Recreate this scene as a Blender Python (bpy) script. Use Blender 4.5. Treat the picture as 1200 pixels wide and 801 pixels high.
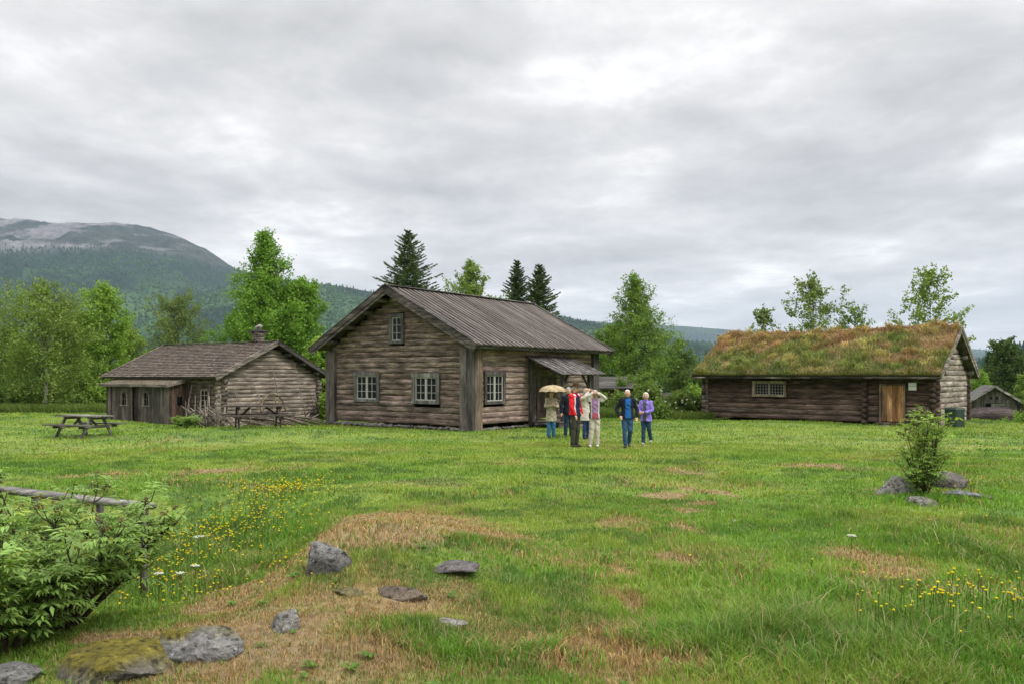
import bpy, math, random
import numpy as np
from mathutils import Vector, Matrix, Euler
rad = math.radians
for o in list(bpy.data.objects): bpy.data.objects.remove(o)
S = bpy.context.scene
col = S.collection
# ------------------------------------------------------------------ camera
F, HORIZON, CAMH = 933.0, 441.0, 2.15        # focal length in photo pixels, horizon row, eye height
cam = bpy.data.cameras.new('camera'); camo = bpy.data.objects.new('camera', cam); col.objects.link(camo)
cam.sensor_width = 36; cam.lens = 36*F/1200; cam.shift_y = (HORIZON-400.5)/1200
cam.clip_start = .1; cam.clip_end = 40000
camo.location = (0, 0, CAMH); camo.rotation_euler = (rad(90), 0, 0)
S.camera = camo
# ------------------------------------------------------------------ sky and sun
SUN_EL, SUN_AZ = 48, 118      # azimuth clockwise from the viewing direction (+Y)
w = bpy.data.worlds.new('World'); S.world = w; w.use_nodes = True
nt = w.node_tree; nt.nodes.clear()
def N(nt, t, **k):
    n = nt.nodes.new(t)
    for a, b in k.items():
        if a.startswith('i_'): n.inputs[a[2:].replace('_', ' ')].default_value = b
        else: setattr(n, a, b)
    return n
def math_(nt, op, a, b=None, c=None, clamp=False):
    n = nt.nodes.new('ShaderNodeMath'); n.operation = op; n.use_clamp = clamp
    for i, v in enumerate((a, b, c)):
        if v is None: continue
        if isinstance(v, (int, float)): n.inputs[i].default_value = v
        else: nt.links.new(v, n.inputs[i])
    return n.outputs[0]
def mixc(nt, f, a, b, mode='MIX'):
    n = nt.nodes.new('ShaderNodeMix'); n.data_type = 'RGBA'; n.blend_type = mode
    for s, v in ((n.inputs[0], f), (n.inputs[6], a), (n.inputs[7], b)):
        if isinstance(v, (int, float)): s.default_value = v
        elif isinstance(v, tuple): s.default_value = v+(1,) if len(v) == 3 else v
        else: nt.links.new(v, s)
    return n.outputs[2]
def ramp(nt, f, stops):
    n = nt.nodes.new('ShaderNodeValToRGB'); nt.links.new(f, n.inputs[0])
    e = n.color_ramp.elements
    while len(e) < len(stops): e.new(.5)
    for i, (p, c) in enumerate(stops):
        e[i].position = p; e[i].color = (c, c, c, 1) if isinstance(c, (int, float)) else tuple(c)+(1,)
    return n.outputs[0]
out = N(nt, 'ShaderNodeOutputWorld'); bg = N(nt, 'ShaderNodeBackground'); bg.inputs[1].default_value = .1
sky = N(nt, 'ShaderNodeTexSky', sky_type='NISHITA'); sky.sun_disc = False
sky.sun_elevation = rad(SUN_EL); sky.sun_rotation = rad(SUN_AZ)
tc = N(nt, 'ShaderNodeTexCoord'); sep = N(nt, 'ShaderNodeSeparateXYZ'); nt.links.new(tc.outputs['Generated'], sep.inputs[0])
zz = math_(nt, 'MAXIMUM', sep.outputs[2], 0.0)
den = math_(nt, 'ADD', zz, .10)
cx = math_(nt, 'DIVIDE', sep.outputs[0], den); cy = math_(nt, 'DIVIDE', sep.outputs[1], den)
cv = N(nt, 'ShaderNodeCombineXYZ'); nt.links.new(cx, cv.inputs[0]); nt.links.new(cy, cv.inputs[1])
def cnoise(scale, detail, rough, offs, dist=0.0, sx=1.0, sy=1.0):
    m = N(nt, 'ShaderNodeMapping'); m.inputs['Location'].default_value = offs; m.inputs['Scale'].default_value = (sx, sy, 1)
    nt.links.new(cv.outputs[0], m.inputs[0])
    n = N(nt, 'ShaderNodeTexNoise'); n.inputs['Scale'].default_value = scale; n.inputs['Detail'].default_value = detail
    n.inputs['Roughness'].default_value = rough; n.inputs['Distortion'].default_value = dist
    nt.links.new(m.outputs[0], n.inputs['Vector']); return n.outputs[0]
n1 = cnoise(.95, 8, .58, (4.6, .9, 0), .15)
n2 = cnoise(2.9, 7, .62, (7.3, 2.2, 4), .25, 1.0, .85)
nn = math_(nt, 'ADD', math_(nt, 'MULTIPLY', n1, .68), math_(nt, 'MULTIPLY', n2, .32))
cl = ramp(nt, nn, [(.36, (.37, .365, .365)), (.46, (.465, .460, .460)), (.55, (.585, .573, .568)), (.645, (.80, .79, .785))])
# paler strip along the horizon, brighter cloud overhead (an overcast sky's own gradient)
hz = math_(nt, 'SUBTRACT', 1.0, math_(nt, 'MULTIPLY', zz, 6.0), clamp=True)
cl = mixc(nt, math_(nt, 'MULTIPLY', hz, .40), cl, (.67, .655, .64))
zen = math_(nt, 'MULTIPLY', math_(nt, 'SUBTRACT', zz, .38, clamp=True), 4.2)
gain = math_(nt, 'MULTIPLY', math_(nt, 'ADD', zen, 1.0), 10.0)
clx = N(nt, 'ShaderNodeVectorMath', operation='SCALE'); nt.links.new(cl, clx.inputs[0]); nt.links.new(gain, clx.inputs[3])
skm = mixc(nt, .985, sky.outputs[0], clx.outputs[0])
nt.links.new(skm, bg.inputs[0]); nt.links.new(bg.outputs[0], out.inputs[0])
sl = bpy.data.lights.new('sun', 'SUN'); sl.energy = 1.5; sl.angle = rad(14); sl.color = (1, .96, .90)
so = bpy.data.objects.new('sun', sl); col.objects.link(so)
d = Vector((math.sin(rad(SUN_AZ))*math.cos(rad(SUN_EL)), math.cos(rad(SUN_AZ))*math.cos(rad(SUN_EL)), math.sin(rad(SUN_EL))))
so.rotation_euler = d.to_track_quat('Z', 'Y').to_euler()
vs = S.view_settings; vs.view_transform = 'Standard'; vs.look = 'None'; vs.exposure = 0.6; vs.gamma = 1; vs.use_curve_mapping = False
S.render.engine = 'CYCLES'
cy_ = S.cycles; cy_.use_denoising = True; cy_.max_bounces = 5; cy_.diffuse_bounces = 3; cy_.glossy_bounces = 2; cy_.transmission_bounces = 3
cy_.volume_bounces = 1; cy_.transparent_max_bounces = 6; cy_.caustics_reflective = False; cy_.caustics_refractive = False
cy_.sample_clamp_indirect = 4
# ------------------------------------------------------------------ noise
def _h(ix, iy, iz, s):
    n = (ix*374761393 + iy*668265263 + iz*2147483647 + s*1274126177) & 0xffffffff
    n = ((n ^ (n >> 13))*1274126177) & 0xffffffff
    n = (n ^ (n >> 16)) & 0xffffffff
    return n/4294967295.0
def vnoise(x, y, z=0, s=0):
    x, y, z = np.broadcast_arrays(np.asarray(x, float), np.asarray(y, float), np.asarray(z, float))
    fx, fy, fz = np.floor(x), np.floor(y), np.floor(z)
    ix, iy, iz = fx.astype(np.int64), fy.astype(np.int64), fz.astype(np.int64)
    tx, ty, tz = x-fx, y-fy, z-fz
    tx = tx*tx*(3-2*tx); ty = ty*ty*(3-2*ty); tz = tz*tz*(3-2*tz)
    r = 0
    for a in (0, 1):
        for b in (0, 1):
            for c in (0, 1):
                r = r + _h(ix+a, iy+b, iz+c, s)*(tx if a else 1-tx)*(ty if b else 1-ty)*(tz if c else 1-tz)
    return r
def fbm(x, y, z=0, s=0, o=4, g=.5):
    r = 0; a = 1; t = 0; x = np.asarray(x, float); y = np.asarray(y, float); z = np.asarray(z, float)
    for i in range(o):
        r = r + a*vnoise(x, y, z, s+i*17); t += a; a *= g; x = x*2.03+5.1; y = y*2.03+1.7; z = z*2.03
    return r/t
def sstep(a, b, x):
    t = np.clip((np.asarray(x, float)-a)/(b-a), 0, 1); return t*t*(3-2*t)
def gs(x, y, cx, cy, rx, ry): return np.exp(-(((x-cx)/rx)**2+((y-cy)/ry)**2))
def G(px, py, z=0.0):      # a point on the level z that the photo shows at this pixel
    Y = (CAMH-z)*F/(py-HORIZON); return ((px-600)*Y/F, Y)
def at(px, Y): return (px-600)*Y/F
def height(x, y):
    x = np.asarray(x, float); y = np.asarray(y, float)
    r = np.hypot(x, y)
    z = .10*(fbm(x/3.2, y/3.2, 0, 5)-.5) + .05*(fbm(x/.9, y/.9, 0, 9)-.5)
    z = z*sstep(60, 45, r)*sstep(0.2, 1.5, r)
    z += .30*gs(x, y, -9.4, 28.8, 4.2, 2.8) - .36*gs(x, y, -13.5, 41, 6, 5) + .06*gs(x, y, 2.5, 23, 4, 4)
    z += -1.7*sstep(37.5, 52, y)*sstep(23, 29, x)*sstep(150, 80, y)
    z += -.28*sstep(24.4, 26, x)*sstep(34, 39, y)*sstep(60, 50, y)
    z += -.30*gs(x, y, 11, 45, 6, 4.5) - .16*gs(x, y, 20, 37, 6, 6)
    z += -.62*sstep(1.08, .62, np.hypot((x+5.7)/3.4, (y-10.4)/4.2))
    z += .30*gs(x, y, -1.4, 8.9, 1.5, 2.0)*sstep(-2.75, -2.0, x)+.20*gs(x, y, -1.55, 8.7, 1.2, 1.6)*sstep(-2.45, -2.05, x)+.14*gs(x, y, -1.9, 6.3, 1.3, .8)*sstep(-3.6, -2.7, x) + .07*(fbm(x/1.7, y/1.2, 0, 15, 3)-.5)*sstep(24, 12, r)*sstep(2, 5, r) + .10*gs(x, y, 7.4, 14.2, 1.3, 1.0)
    z += -.03*np.clip(r-62, 0, 1e9)*sstep(900, 300, r) - 12*sstep(300, 900, r)
    return z
def hz_(x, y): return float(height(x, y))
# ------------------------------------------------------------------ mesh builder
class MB:
    def __init__(s): s.v = []; s.f = []; s.c = []; s.n = 0
    def add(s, V, Fc, C):
        V = np.asarray(V, float).reshape(-1, 3); C = np.asarray(C, float)
        if C.ndim == 1: C = np.tile(C, (len(V), 1))
        s.v.append(V); s.c.append(C); s.f.extend([[i+s.n for i in f] for f in Fc]); s.n += len(V)
    def box(s, lo, hi, c):
        x0, y0, z0 = lo; x1, y1, z1 = hi
        V = [(x0,y0,z0),(x1,y0,z0),(x1,y1,z0),(x0,y1,z0),(x0,y0,z1),(x1,y0,z1),(x1,y1,z1),(x0,y1,z1)]
        s.add(V, BOXF, c)
    def beam(s, p0, p1, w, h, c, up=(0,0,1), p1w=None):
        p0 = np.array(p0, float); p1 = np.array(p1, float); d = p1-p0; d /= np.linalg.norm(d)
        u = np.array(up, float); sd = np.cross(d, u); sd /= (np.linalg.norm(sd)+1e-9); u = np.cross(sd, d)
        w1 = w if p1w is None else p1w
        V = [p0-sd*w/2-u*h/2, p0+sd*w/2-u*h/2, p0+sd*w/2+u*h/2, p0-sd*w/2+u*h/2,
             p1-sd*w1/2-u*h/2, p1+sd*w1/2-u*h/2, p1+sd*w1/2+u*h/2, p1-sd*w1/2+u*h/2]
        s.add(V, [(0,1,2,3),(7,6,5,4),(0,4,5,1),(1,5,6,2),(2,6,7,3),(3,7,4,0)], c)
    def tube(s, P, R, c, n=6, R2=None, cap=True, ref=(0.13,.27,1), endc=None):
        P = np.asarray(P, float); m = len(P); R = np.broadcast_to(np.asarray(R, float), (m,)); R2 = R if R2 is None else np.broadcast_to(np.asarray(R2, float), (m,))
        T = np.gradient(P, axis=0); T /= (np.linalg.norm(T, axis=1, keepdims=True)+1e-9)
        ref = np.array(ref, float); A = np.cross(T, ref); A /= (np.linalg.norm(A, axis=1, keepdims=True)+1e-9); B = np.cross(A, T)
        an = np.arange(n)*2*math.pi/n
        V = (P[:, None]+A[:, None]*(np.cos(an)[None, :, None]*R[:, None, None])+B[:, None]*(np.sin(an)[None, :, None]*R2[:, None, None])).reshape(-1, 3)
        Fc = [(i*n+j, i*n+(j+1) % n, (i+1)*n+(j+1) % n, (i+1)*n+j) for i in range(m-1) for j in range(n)]
        if cap: Fc += [tuple(range(n))[::-1], tuple((m-1)*n+j for j in range(n))]
        s.add(V, Fc, c)
    def ell(s, c0, r, c, nu=12, nv=8, rot=None):
        V = [(0, 0, -1)]
        for i in range(1, nv):
            ph = -math.pi/2+math.pi*i/nv
            for j in range(nu): V.append((math.cos(ph)*math.cos(2*math.pi*j/nu), math.cos(ph)*math.sin(2*math.pi*j/nu), math.sin(ph)))
        V.append((0, 0, 1)); V = np.array(V)*np.array(r)
        if rot is not None: V = V @ np.array(rot).T
        Fc = [(0, 1+(j+1) % nu, 1+j) for j in range(nu)]
        for i in range(nv-2):
            for j in range(nu): Fc.append((1+i*nu+j, 1+i*nu+(j+1) % nu, 1+(i+1)*nu+(j+1) % nu, 1+(i+1)*nu+j))
        L = len(V)-1; b = 1+(nv-2)*nu
        Fc += [(b+j, b+(j+1) % nu, L) for j in range(nu)]
        s.add(V+np.array(c0), Fc, c)
    def build(s, name, m, parent=None, smooth=False):
        V = np.concatenate(s.v); C = np.concatenate(s.c)
        return mesh_np(name, V, s.f, C, m, parent, smooth)
BOXF = [(3,2,1,0),(4,5,6,7),(0,1,5,4),(1,2,6,5),(2,3,7,6),(3,0,4,7)]
def set_col(me, C):
    a = me.color_attributes.new('Col', 'FLOAT_COLOR', 'POINT')
    a.data.foreach_set('color', np.concatenate([np.clip(C, 0, 1), np.ones((len(C), 1))], 1).astype(np.float32).ravel())
def mesh_np(name, V, Fc, C, m, parent=None, smooth=False):
    me = bpy.data.meshes.new(name)
    if isinstance(Fc, np.ndarray):
        k = Fc.shape[1]; me.vertices.add(len(V)); me.vertices.foreach_set('co', np.asarray(V, np.float32).ravel())
        me.loops.add(Fc.size); me.loops.foreach_set('vertex_index', Fc.astype(np.int32).ravel())
        me.polygons.add(len(Fc)); me.polygons.foreach_set('loop_start', (np.arange(len(Fc))*k).astype(np.int32))
        me.update(calc_edges=True)
    else:
        me.from_pydata(np.asarray(V).tolist(), [], [tuple(f) for f in Fc]); me.update()
    if C is not None: set_col(me, np.asarray(C))
    if smooth: me.polygons.foreach_set('use_smooth', np.ones(len(me.polygons), bool))
    me.materials.append(m)
    o = bpy.data.objects.new(name, me); col.objects.link(o)
    if parent is not None: o.parent = parent
    return o
def tag(o, label=None, cat=None, group=None, kind=None):
    if label: o['label'] = label
    if cat: o['category'] = cat
    if group: o['group'] = group
    if kind: o['kind'] = kind
    return o
def empty(name, loc, rz=0, label=None, cat=None, group=None):
    o = bpy.data.objects.new(name, None); col.objects.link(o); o.location = loc; o.rotation_euler = (0, 0, rz); o.empty_display_size = .2
    return tag(o, label, cat, group)
def children(o): return [c for c in bpy.data.objects if c.parent == o]
# ------------------------------------------------------------------ materials
def mat(name):
    m = bpy.data.materials.new(name); m.use_nodes = True; t = m.node_tree
    b = t.nodes['Principled BSDF']; b.inputs['Roughness'].default_value = .85; b.inputs['Specular IOR Level'].default_value = .25
    return m, t, b
def attr(t): return N(t, 'ShaderNodeAttribute', attribute_name='Col').outputs['Color']
def tnoise(t, scale, detail=5, rough=.6, sc=(1,1,1), dist=0.0, coord='Object'):
    c = N(t, 'ShaderNodeTexCoord'); m = N(t, 'ShaderNodeMapping'); m.inputs['Scale'].default_value = sc
    t.links.new(c.outputs[coord], m.inputs[0]); n = N(t, 'ShaderNodeTexNoise')
    n.inputs['Scale'].default_value = scale; n.inputs['Detail'].default_value = detail; n.inputs['Roughness'].default_value = rough; n.inputs['Distortion'].default_value = dist
    t.links.new(m.outputs[0], n.inputs['Vector']); return n.outputs[0]
def bump(t, b, h, strength, dist=.02):
    n = N(t, 'ShaderNodeBump'); n.inputs['Strength'].default_value = strength; n.inputs['Distance'].default_value = dist
    t.links.new(h, n.inputs['Height']); t.links.new(n.outputs[0], b.inputs['Normal'])
def wood(name, axis, contrast=1.0):
    m, t, b = mat(name)
    sc = {'x': (.10, 1, 1), 'y': (1, .10, 1), 'z': (1, 1, .10), 'r': (1, .04, .04)}[axis]
    n1 = tnoise(t, 22, 6, .7, sc, .6); n2 = tnoise(t, 3.2, 4, .6, {'x': (.35, 1, 1.4), 'y': (1, .35, 1.4), 'z': (1, 1, .3), 'r': (1, .15, .15)}[axis])
    n3 = tnoise(t, 60, 3, .5, sc)
    k = contrast
    g = ramp(t, n1, [(.32, 1-.62*k), (.48, 1.0-.08*k), (.7, 1+.55*k)])
    c = mixc(t, 1.0, attr(t), g, 'MULTIPLY')
    n4 = tnoise(t, 7, 5, .68, {'x': (.12, 1, 1.3), 'y': (1, .12, 1.3), 'z': (1.3, 1.3, .12), 'r': (1, .05, .05)}[axis], .3)
    c = mixc(t, 1.0, c, ramp(t, n4, [(.30, 1-.58*k), (.47, 1-.12*k), (.56, 1+.1*k), (.72, 1+.7*k)]), 'MULTIPLY')
    g2 = ramp(t, n2, [(.33, 1-.40*k), (.5, 1.0), (.68, 1+.40*k)])
    c = mixc(t, 1.0, c, g2, 'MULTIPLY')
    # silvering where weather has bleached the fibres
    c = mixc(t, ramp(t, n2, [(.54, 0.0), (.74, .55)]), c, mixc(t, 1.0, c, (1.25, 1.3, 1.38), 'MULTIPLY'))
    crack = ramp(t, n3, [(.30, .35), (.40, 1.0)])
    c = mixc(t, 1.0, c, crack, 'MULTIPLY')
    t.links.new(c, b.inputs['Base Color'])
    bump(t, b, math_(t, 'ADD', n1, math_(t, 'MULTIPLY', n3, .5)), .9, .02)
    return m
WX, WY, WZ = wood('weathered_wood_x', 'x', 1.1), wood('weathered_wood_y', 'y', 1.3), wood('weathered_wood_z', 'z')
def plain(name, rough=.8, spec=.25, nscale=None, namt=.2, bumpd=0, coord='Object'):
    m, t, b = mat(name); b.inputs['Roughness'].default_value = rough; b.inputs['Specular IOR Level'].default_value = spec
    c = attr(t)
    if nscale:
        n = tnoise(t, nscale, 5, .6, coord=coord); c = mixc(t, 1.0, c, ramp(t, n, [(.3, 1-namt), (.7, 1+namt)]), 'MULTIPLY')
        if bumpd: bump(t, b, n, .8, bumpd)
    t.links.new(c, b.inputs['Base Color']); return m
WR = wood('roof_board', 'r', .7)
M_PAINT = plain('old_window_paint', .6, .3, 30, .25, .004)
M_CLOTH = plain('woven_cloth', .9, .12, 60, .22, .006)
M_SKIN = plain('skin', .55, .35, 40, .08)
M_HAIR = plain('hair', .6, .3, 90, .3, .006)
M_METAL = plain('painted_metal', .5, .4, 8, .12)
M_BARK = plain('bark', .9, .15, 18, .4, .02)
def foliage(name, trans=.3, rough=.6):
    m, t, b = mat(name); b.inputs['Roughness'].default_value = rough; b.inputs['Specular IOR Level'].default_value = .22
    c = attr(t); t.links.new(c, b.inputs['Base Color'])
    tr = N(t, 'ShaderNodeBsdfTranslucent'); t.links.new(mixc(t, 1.0, c, (1.25, 1.35, .7), 'MULTIPLY'), tr.inputs[0])
    mx = N(t, 'ShaderNodeMixShader'); mx.inputs[0].default_value = trans
    o = t.nodes['Material Output']; t.links.new(b.outputs[0], mx.inputs[1]); t.links.new(tr.outputs[0], mx.inputs[2]); t.links.new(mx.outputs[0], o.inputs[0])
    return m
M_LEAF = foliage('leaves'); M_NEEDLE = foliage('needles', .12, .7); M_GRASS = foliage('grass_blades', .3, .65)
m, t, b = mat('window_glass'); b.inputs['Base Color'].default_value = (.012, .014, .016, 1); b.inputs['Roughness'].default_value = .1; b.inputs['Specular IOR Level'].default_value = .16; M_GLASS = m
m, t, b = mat('lichened_rock')
n1 = tnoise(t, 8, 9, .74, dist=.3); n2 = tnoise(t, 34, 6, .75)
c = mixc(t, 1.0, attr(t), ramp(t, n1, [(.3, .4), (.5, .95), (.68, 1.5)]), 'MULTIPLY')
c = mixc(t, ramp(t, n2, [(.55, 0.0), (.62, .8)]), c, mixc(t, 1.0, c, (1.7, 1.72, 1.6), 'MULTIPLY'))
c = mixc(t, ramp(t, tnoise(t, 16, 4, .6), [(.36, .75), (.44, 0.0)]), c, (.03, .028, .025))
n5 = tnoise(t, 4.5, 9, .78, (1.2, 1, 2.6), 2.2); c = mixc(t, 1.0, c, ramp(t, n5, [(.40, 1.15), (.485, 1.0), (.50, .25), (.515, 1.0), (.6, .85)]), 'MULTIPLY')
t.links.new(c, b.inputs['Base Color']); bump(t, b, math_(t, 'ADD', n1, math_(t, 'MULTIPLY', n2, .4)), 1.0, .09); M_ROCK = m
m, t, b = mat('meadow_soil')
n1 = tnoise(t, 9, 6, .7); n2 = tnoise(t, .35, 4, .6)
c = mixc(t, 1.0, attr(t), ramp(t, n1, [(.3, .55), (.5, 1.0), (.7, 1.35)]), 'MULTIPLY')
c = mixc(t, 1.0, c, ramp(t, n2, [(.3, .85), (.7, 1.15)]), 'MULTIPLY')
t.links.new(c, b.inputs['Base Color']); bump(t, b, n1, .8, .05); M_GROUND = m
m, t, b = mat('mountain_side'); b.inputs['Roughness'].default_value = 1; b.inputs['Specular IOR Level'].default_value = .05
n1 = tnoise(t, .012, 9, .68); n2 = tnoise(t, .05, 6, .7)
c = mixc(t, 1.0, attr(t), ramp(t, n1, [(.3, .6), (.5, 1.0), (.7, 1.45)]), 'MULTIPLY')
c = mixc(t, 1.0, c, ramp(t, n2, [(.35, .7), (.65, 1.25)]), 'MULTIPLY')
t.links.new(c, b.inputs['Base Color']); bump(t, b, n1, 1.0, 25); M_MOUNT = m
M_FAR = plain('distant_trees', 1, .05)
M_BLOSSOM = foliage('petals', .3, .6)
m, t, b = mat('roof_shingle')
n1 = tnoise(t, 14, 6, .7); c = mixc(t, 1.0, attr(t), ramp(t, n1, [(.3, .5), (.5, .95), (.72, 1.5)]), 'MULTIPLY'); t.links.new(c, b.inputs['Base Color']); bump(t, b, n1, .8, .02); M_SHINGLE = m
# ------------------------------------------------------------------ ground
# patches of dry thatch / bare soil: world x, y, radii, strength
PATH = [(690,785),(712,742),(738,706),(765,676),(790,648),(800,622),(812,600),(805,570),(790,552)]
DRY = [(-2.7, 9.2, .75, 1.6, 1.3), (-2.45, 7.7, .5, .9, 1.1), (-2.2, 10.6, .5, .8, .9), (-3.1, 6.3, .6, .5, 1.2)]+[G(a_, b_)+(.30, .5, .8) for a_, b_ in PATH]+[G(460,632)+(1.3,1.7,2.3), G(425,665)+(1.0,1.0,2.2), G(500,665)+(.7,.8,1.3), G(330,752)+(1.0,.75,1.5), G(420,735)+(1.1,.7,1.0), G(270,650)+(.9,.8,.75), G(225,790)+(.9,.5,1.4), G(400,790)+(1.5,.45,.9),
       G(540,650)+(.8,.9,.85), G(560,745)+(.9,.6,.6), G(770,579)+(.45,.55,1.3), G(822,577)+(.4,.8,1.1), G(805,590)+(.25,.3,1.0), G(957,546)+(1.0,.55,1.2), G(1055,658)+(.55,.55,1.35),
       G(1045,672)+(.35,.3,1.2), G(690,770)+(.55,.42,1.4), G(640,690)+(.9,.9,.45), G(700,740)+(.5,.7,.7), G(240,552)+(1.1,.8,.7), G(120,556)+(1.0,.6,.9), G(720,618)+(.7,.5,.8), G(810,655)+(.4,.5,.9), G(780,608)+(.35,.3,1.1),
       G(815,555)+(1.0,.5,.7), G(1170,640)+(.35,.35,.6), G(310,575)+(1.2,.8,.5), G(560,580)+(1.2,.6,.4), G(700,680)+(.5,.6,.6), G(600,620)+(.6,.5,.5), G(900,690)+(.4,.3,.5), G(1140,545)+(1.5,.5,.5), G(700,655)+(.6,.4,.5), G(1020,575)+(.5,.3,.7)]
LUSH = [G(600,772)+(.75,.32,1.0), G(560,790)+(.5,.25,1.0), G(950,700)+(1.6,1.6,.75), G(1080,760)+(1.3,1.0,.8), G(800,740)+(1.0,.9,.6), G(900,640)+(1.6,1.6,.5), G(1150,700)+(1.3,1.3,.7), G(230,640)+(1.2,1.8,.9), G(180,680)+(1.0,1.2,.9), G(330,600)+(1.2,1.2,.6), G(1170,590)+(1.2,1.2,.8), G(1090,590)+(.9,.5,1.1), G(600,640)+(.8,.6,.5), G(710,655)+(.2,.2,.9), G(920,705)+(.25,.2,.8), G(850,610)+(1.5,1.2,.5)]
def dryness(x, y):
    r = 0
    jx = x+1.3*(fbm(x*1.1, y*1.1, 0, 31, 4)-.5); jy = y+1.3*(fbm(x*1.1, y*1.1, 0, 37, 4)-.5)
    for cx, cy, rx, ry, s in DRY: r = np.maximum(r, s*gs(jx, jy, cx, cy, rx, ry))
    big = sstep(.56, .72, fbm(x/1.3, y/1.3, 0, 41, 4))*.5
    return np.clip(sstep(.25, .85, r*(.40+1.15*fbm(x*2.2, y*2.2, 0, 43, 4)))+big*(1-sstep(18, 40, y))*.6, 0, 1)
def lushness(x, y):
    r = 0
    for cx, cy, rx, ry, s in LUSH: r = np.maximum(r, s*gs(x, y, cx, cy, rx, ry))
    return np.clip(r*(.5+1.0*fbm(x*1.4, y*1.4, 0, 53, 3)), 0, 1)
C_GREEN = np.array([.160, .272, .038]); C_YEL = np.array([.262, .340, .062]); C_DARK = np.array([.085, .165, .032]); C_LUSH = np.array([.132, .292, .034]); C_DRY = np.array([.40, .290, .140]); C_SOIL = np.array([.25, .175, .105])
def mix3(a, b, f): f = np.asarray(f)[..., None]; return a*(1-f)+b*f
def lawn_colour(x, y):
    n = fbm(x/2.2, y/1.5, 0, 61, 4); n2 = fbm(x/.55, y/.45, 0, 67, 3); n3 = fbm(x/7, y/4, 0, 71, 3)
    c = mix3(np.tile(C_GREEN, (x.size, 1)).reshape(x.shape+(3,)), C_YEL, sstep(.42, .62, n)*.75)
    c = mix3(c, C_DARK, sstep(.50, .68, n2)*.75)
    c = mix3(c, C_YEL, sstep(.48, .65, n3)*.5*sstep(12, 24, y))
    c = mix3(c, C_LUSH, lushness(x, y)*.85)
    return c
def build_ground():
    a1 = np.linspace(-50, 50, 420); a2 = np.linspace(50, 310, 60)[1:-1]
    an = np.radians(np.concatenate([a1, a2])); R = np.concatenate([[0.0], np.geomspace(.6, 3.5, 20), np.geomspace(3.6, 60, 430), np.geomspace(62, 30000, 70)])
    A, RR = np.meshgrid(an, R); X = np.sin(A)*RR; Y = np.cos(A)*RR; Z = height(X, Y)
    n = len(an); i, j = np.meshgrid(np.arange(len(R)-1), np.arange(n), indexing='ij'); j2 = (j+1) % n
    Fc = np.stack([i*n+j, i*n+j2, (i+1)*n+j2, (i+1)*n+j], -1).reshape(-1, 4)[:, ::-1]
    C = lawn_colour(X, Y)*.66; dr = dryness(X, Y)
    C = mix3(C, C_DRY*.62, dr*.85); C = mix3(C, C_SOIL*.8, sstep(.8, 1, dr)*.6*sstep(.45, .6, fbm(X*3, Y*3, 0, 3, 3)))
    far = sstep(60, 200, RR); C = mix3(C, np.array([.03, .055, .022]), far)
    o = mesh_np('ground', np.stack([X, Y, Z], -1).reshape(-1, 3), Fc, C.reshape(-1, 3), M_GROUND, None, True)
    tag(o, 'uneven meadow of green grass with dry brown patches', kind='structure')
build_ground()
# ------------------------------------------------------------------ hills: real height fields with their crests where the photo shows them
def hill(name, D0, D1, pts, colf, rough=1.0, label=None, res=(260, 70), power=1.2, back=1.25):
    px = np.array([p[0] for p in pts], float); py = np.array([p[1] for p in pts], float)
    U = np.linspace(px[0], px[-1], res[0]); T = np.concatenate([np.linspace(0, 1, res[1]), np.linspace(1, back, 8)[1:]])
    UU, TT = np.meshgrid(U, T); Yd = D0+(D1-D0)*TT
    top = (HORIZON-np.interp(U, px, py))/F*D1+CAMH
    ff = np.where(TT <= 1, np.clip(TT, 0, 1)**power, 1-2.2*(TT-1))
    X = (UU-600)/F*(D1+(Yd-D1)*.35)
    Z = -10+(top[None]+10)*ff
    n = fbm(X/(D1*.06), Yd/(D1*.06), 0, int(D1), 5)-.5
    rd = 1-2*np.abs(fbm(X/(D1*.035), Yd/(D1*.05), 0, int(D1)+3, 5)-.5); Z = Z+(rd-.70)*D1*.022*rough*np.clip(TT, 0, 1)*np.clip((1.02-TT)*14, .10, 1)*(D1 == 5000)
    Z = Z+n*D1*.035*rough*np.sin(np.clip(TT, 0, 1)*math.pi)**.7
    nn_ = len(U); i, j = np.meshgrid(np.arange(len(T)-1), np.arange(nn_-1), indexing='ij')
    Fc = np.stack([i*nn_+j, i*nn_+j+1, (i+1)*nn_+j+1, (i+1)*nn_+j], -1).reshape(-1, 4)
    C = colf(X, Yd, Z, TT)
    o = mesh_np(name, np.stack([X, Yd, Z], -1).reshape(-1, 3), Fc, C.reshape(-1, 3), M_MOUNT, None, True)
    tag(o, label, kind='structure')
    return X, Yd, Z, TT, C
def clearing(X, Y, D): return sstep(.53, .62, fbm(X/(D*.045), Y/(D*.11), 0, 91, 5))
c_for = np.array([.018, .038, .025]); c_clear = np.array([.058, .115, .042]); c_rock = np.array([.185, .175, .185]); c_heath = np.array([.030, .040, .030])
def col_mount(X, Y, Z, T):
    zl = Z+130*(fbm(X/500, Y/500, 0, 77, 4)-.5)+30*(fbm(X/60, Y/60, 0, 78, 3)-.5)
    c = mix3(np.tile(c_for, X.shape+(1,)), c_clear, clearing(X, Y, 4000)*sstep(560, 300, Z))
    rock = sstep(600, 700, zl)*(1-.85*sstep(-2250, -1850, X+250*(fbm(X/300, Y/300, 0, 85, 3)-.5)))*(1-.92*sstep(.51, .58, fbm(X/330, Z/75, 0, 83, 7, .62)))*(.55+.9*fbm(X/50, Z/22, 0, 84, 4))
    c = mix3(c, c_heath*(.7+.6*fbm(X/90, Z/40, 0, 86, 4))[..., None], sstep(600, 690, zl)*.9); return mix3(c, c_rock, rock*.9)
def col_forest(X, Y, Z, T): return mix3(np.tile(c_for, X.shape+(1,)), c_clear, clearing(X, Y, 3000)*.8)
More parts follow.
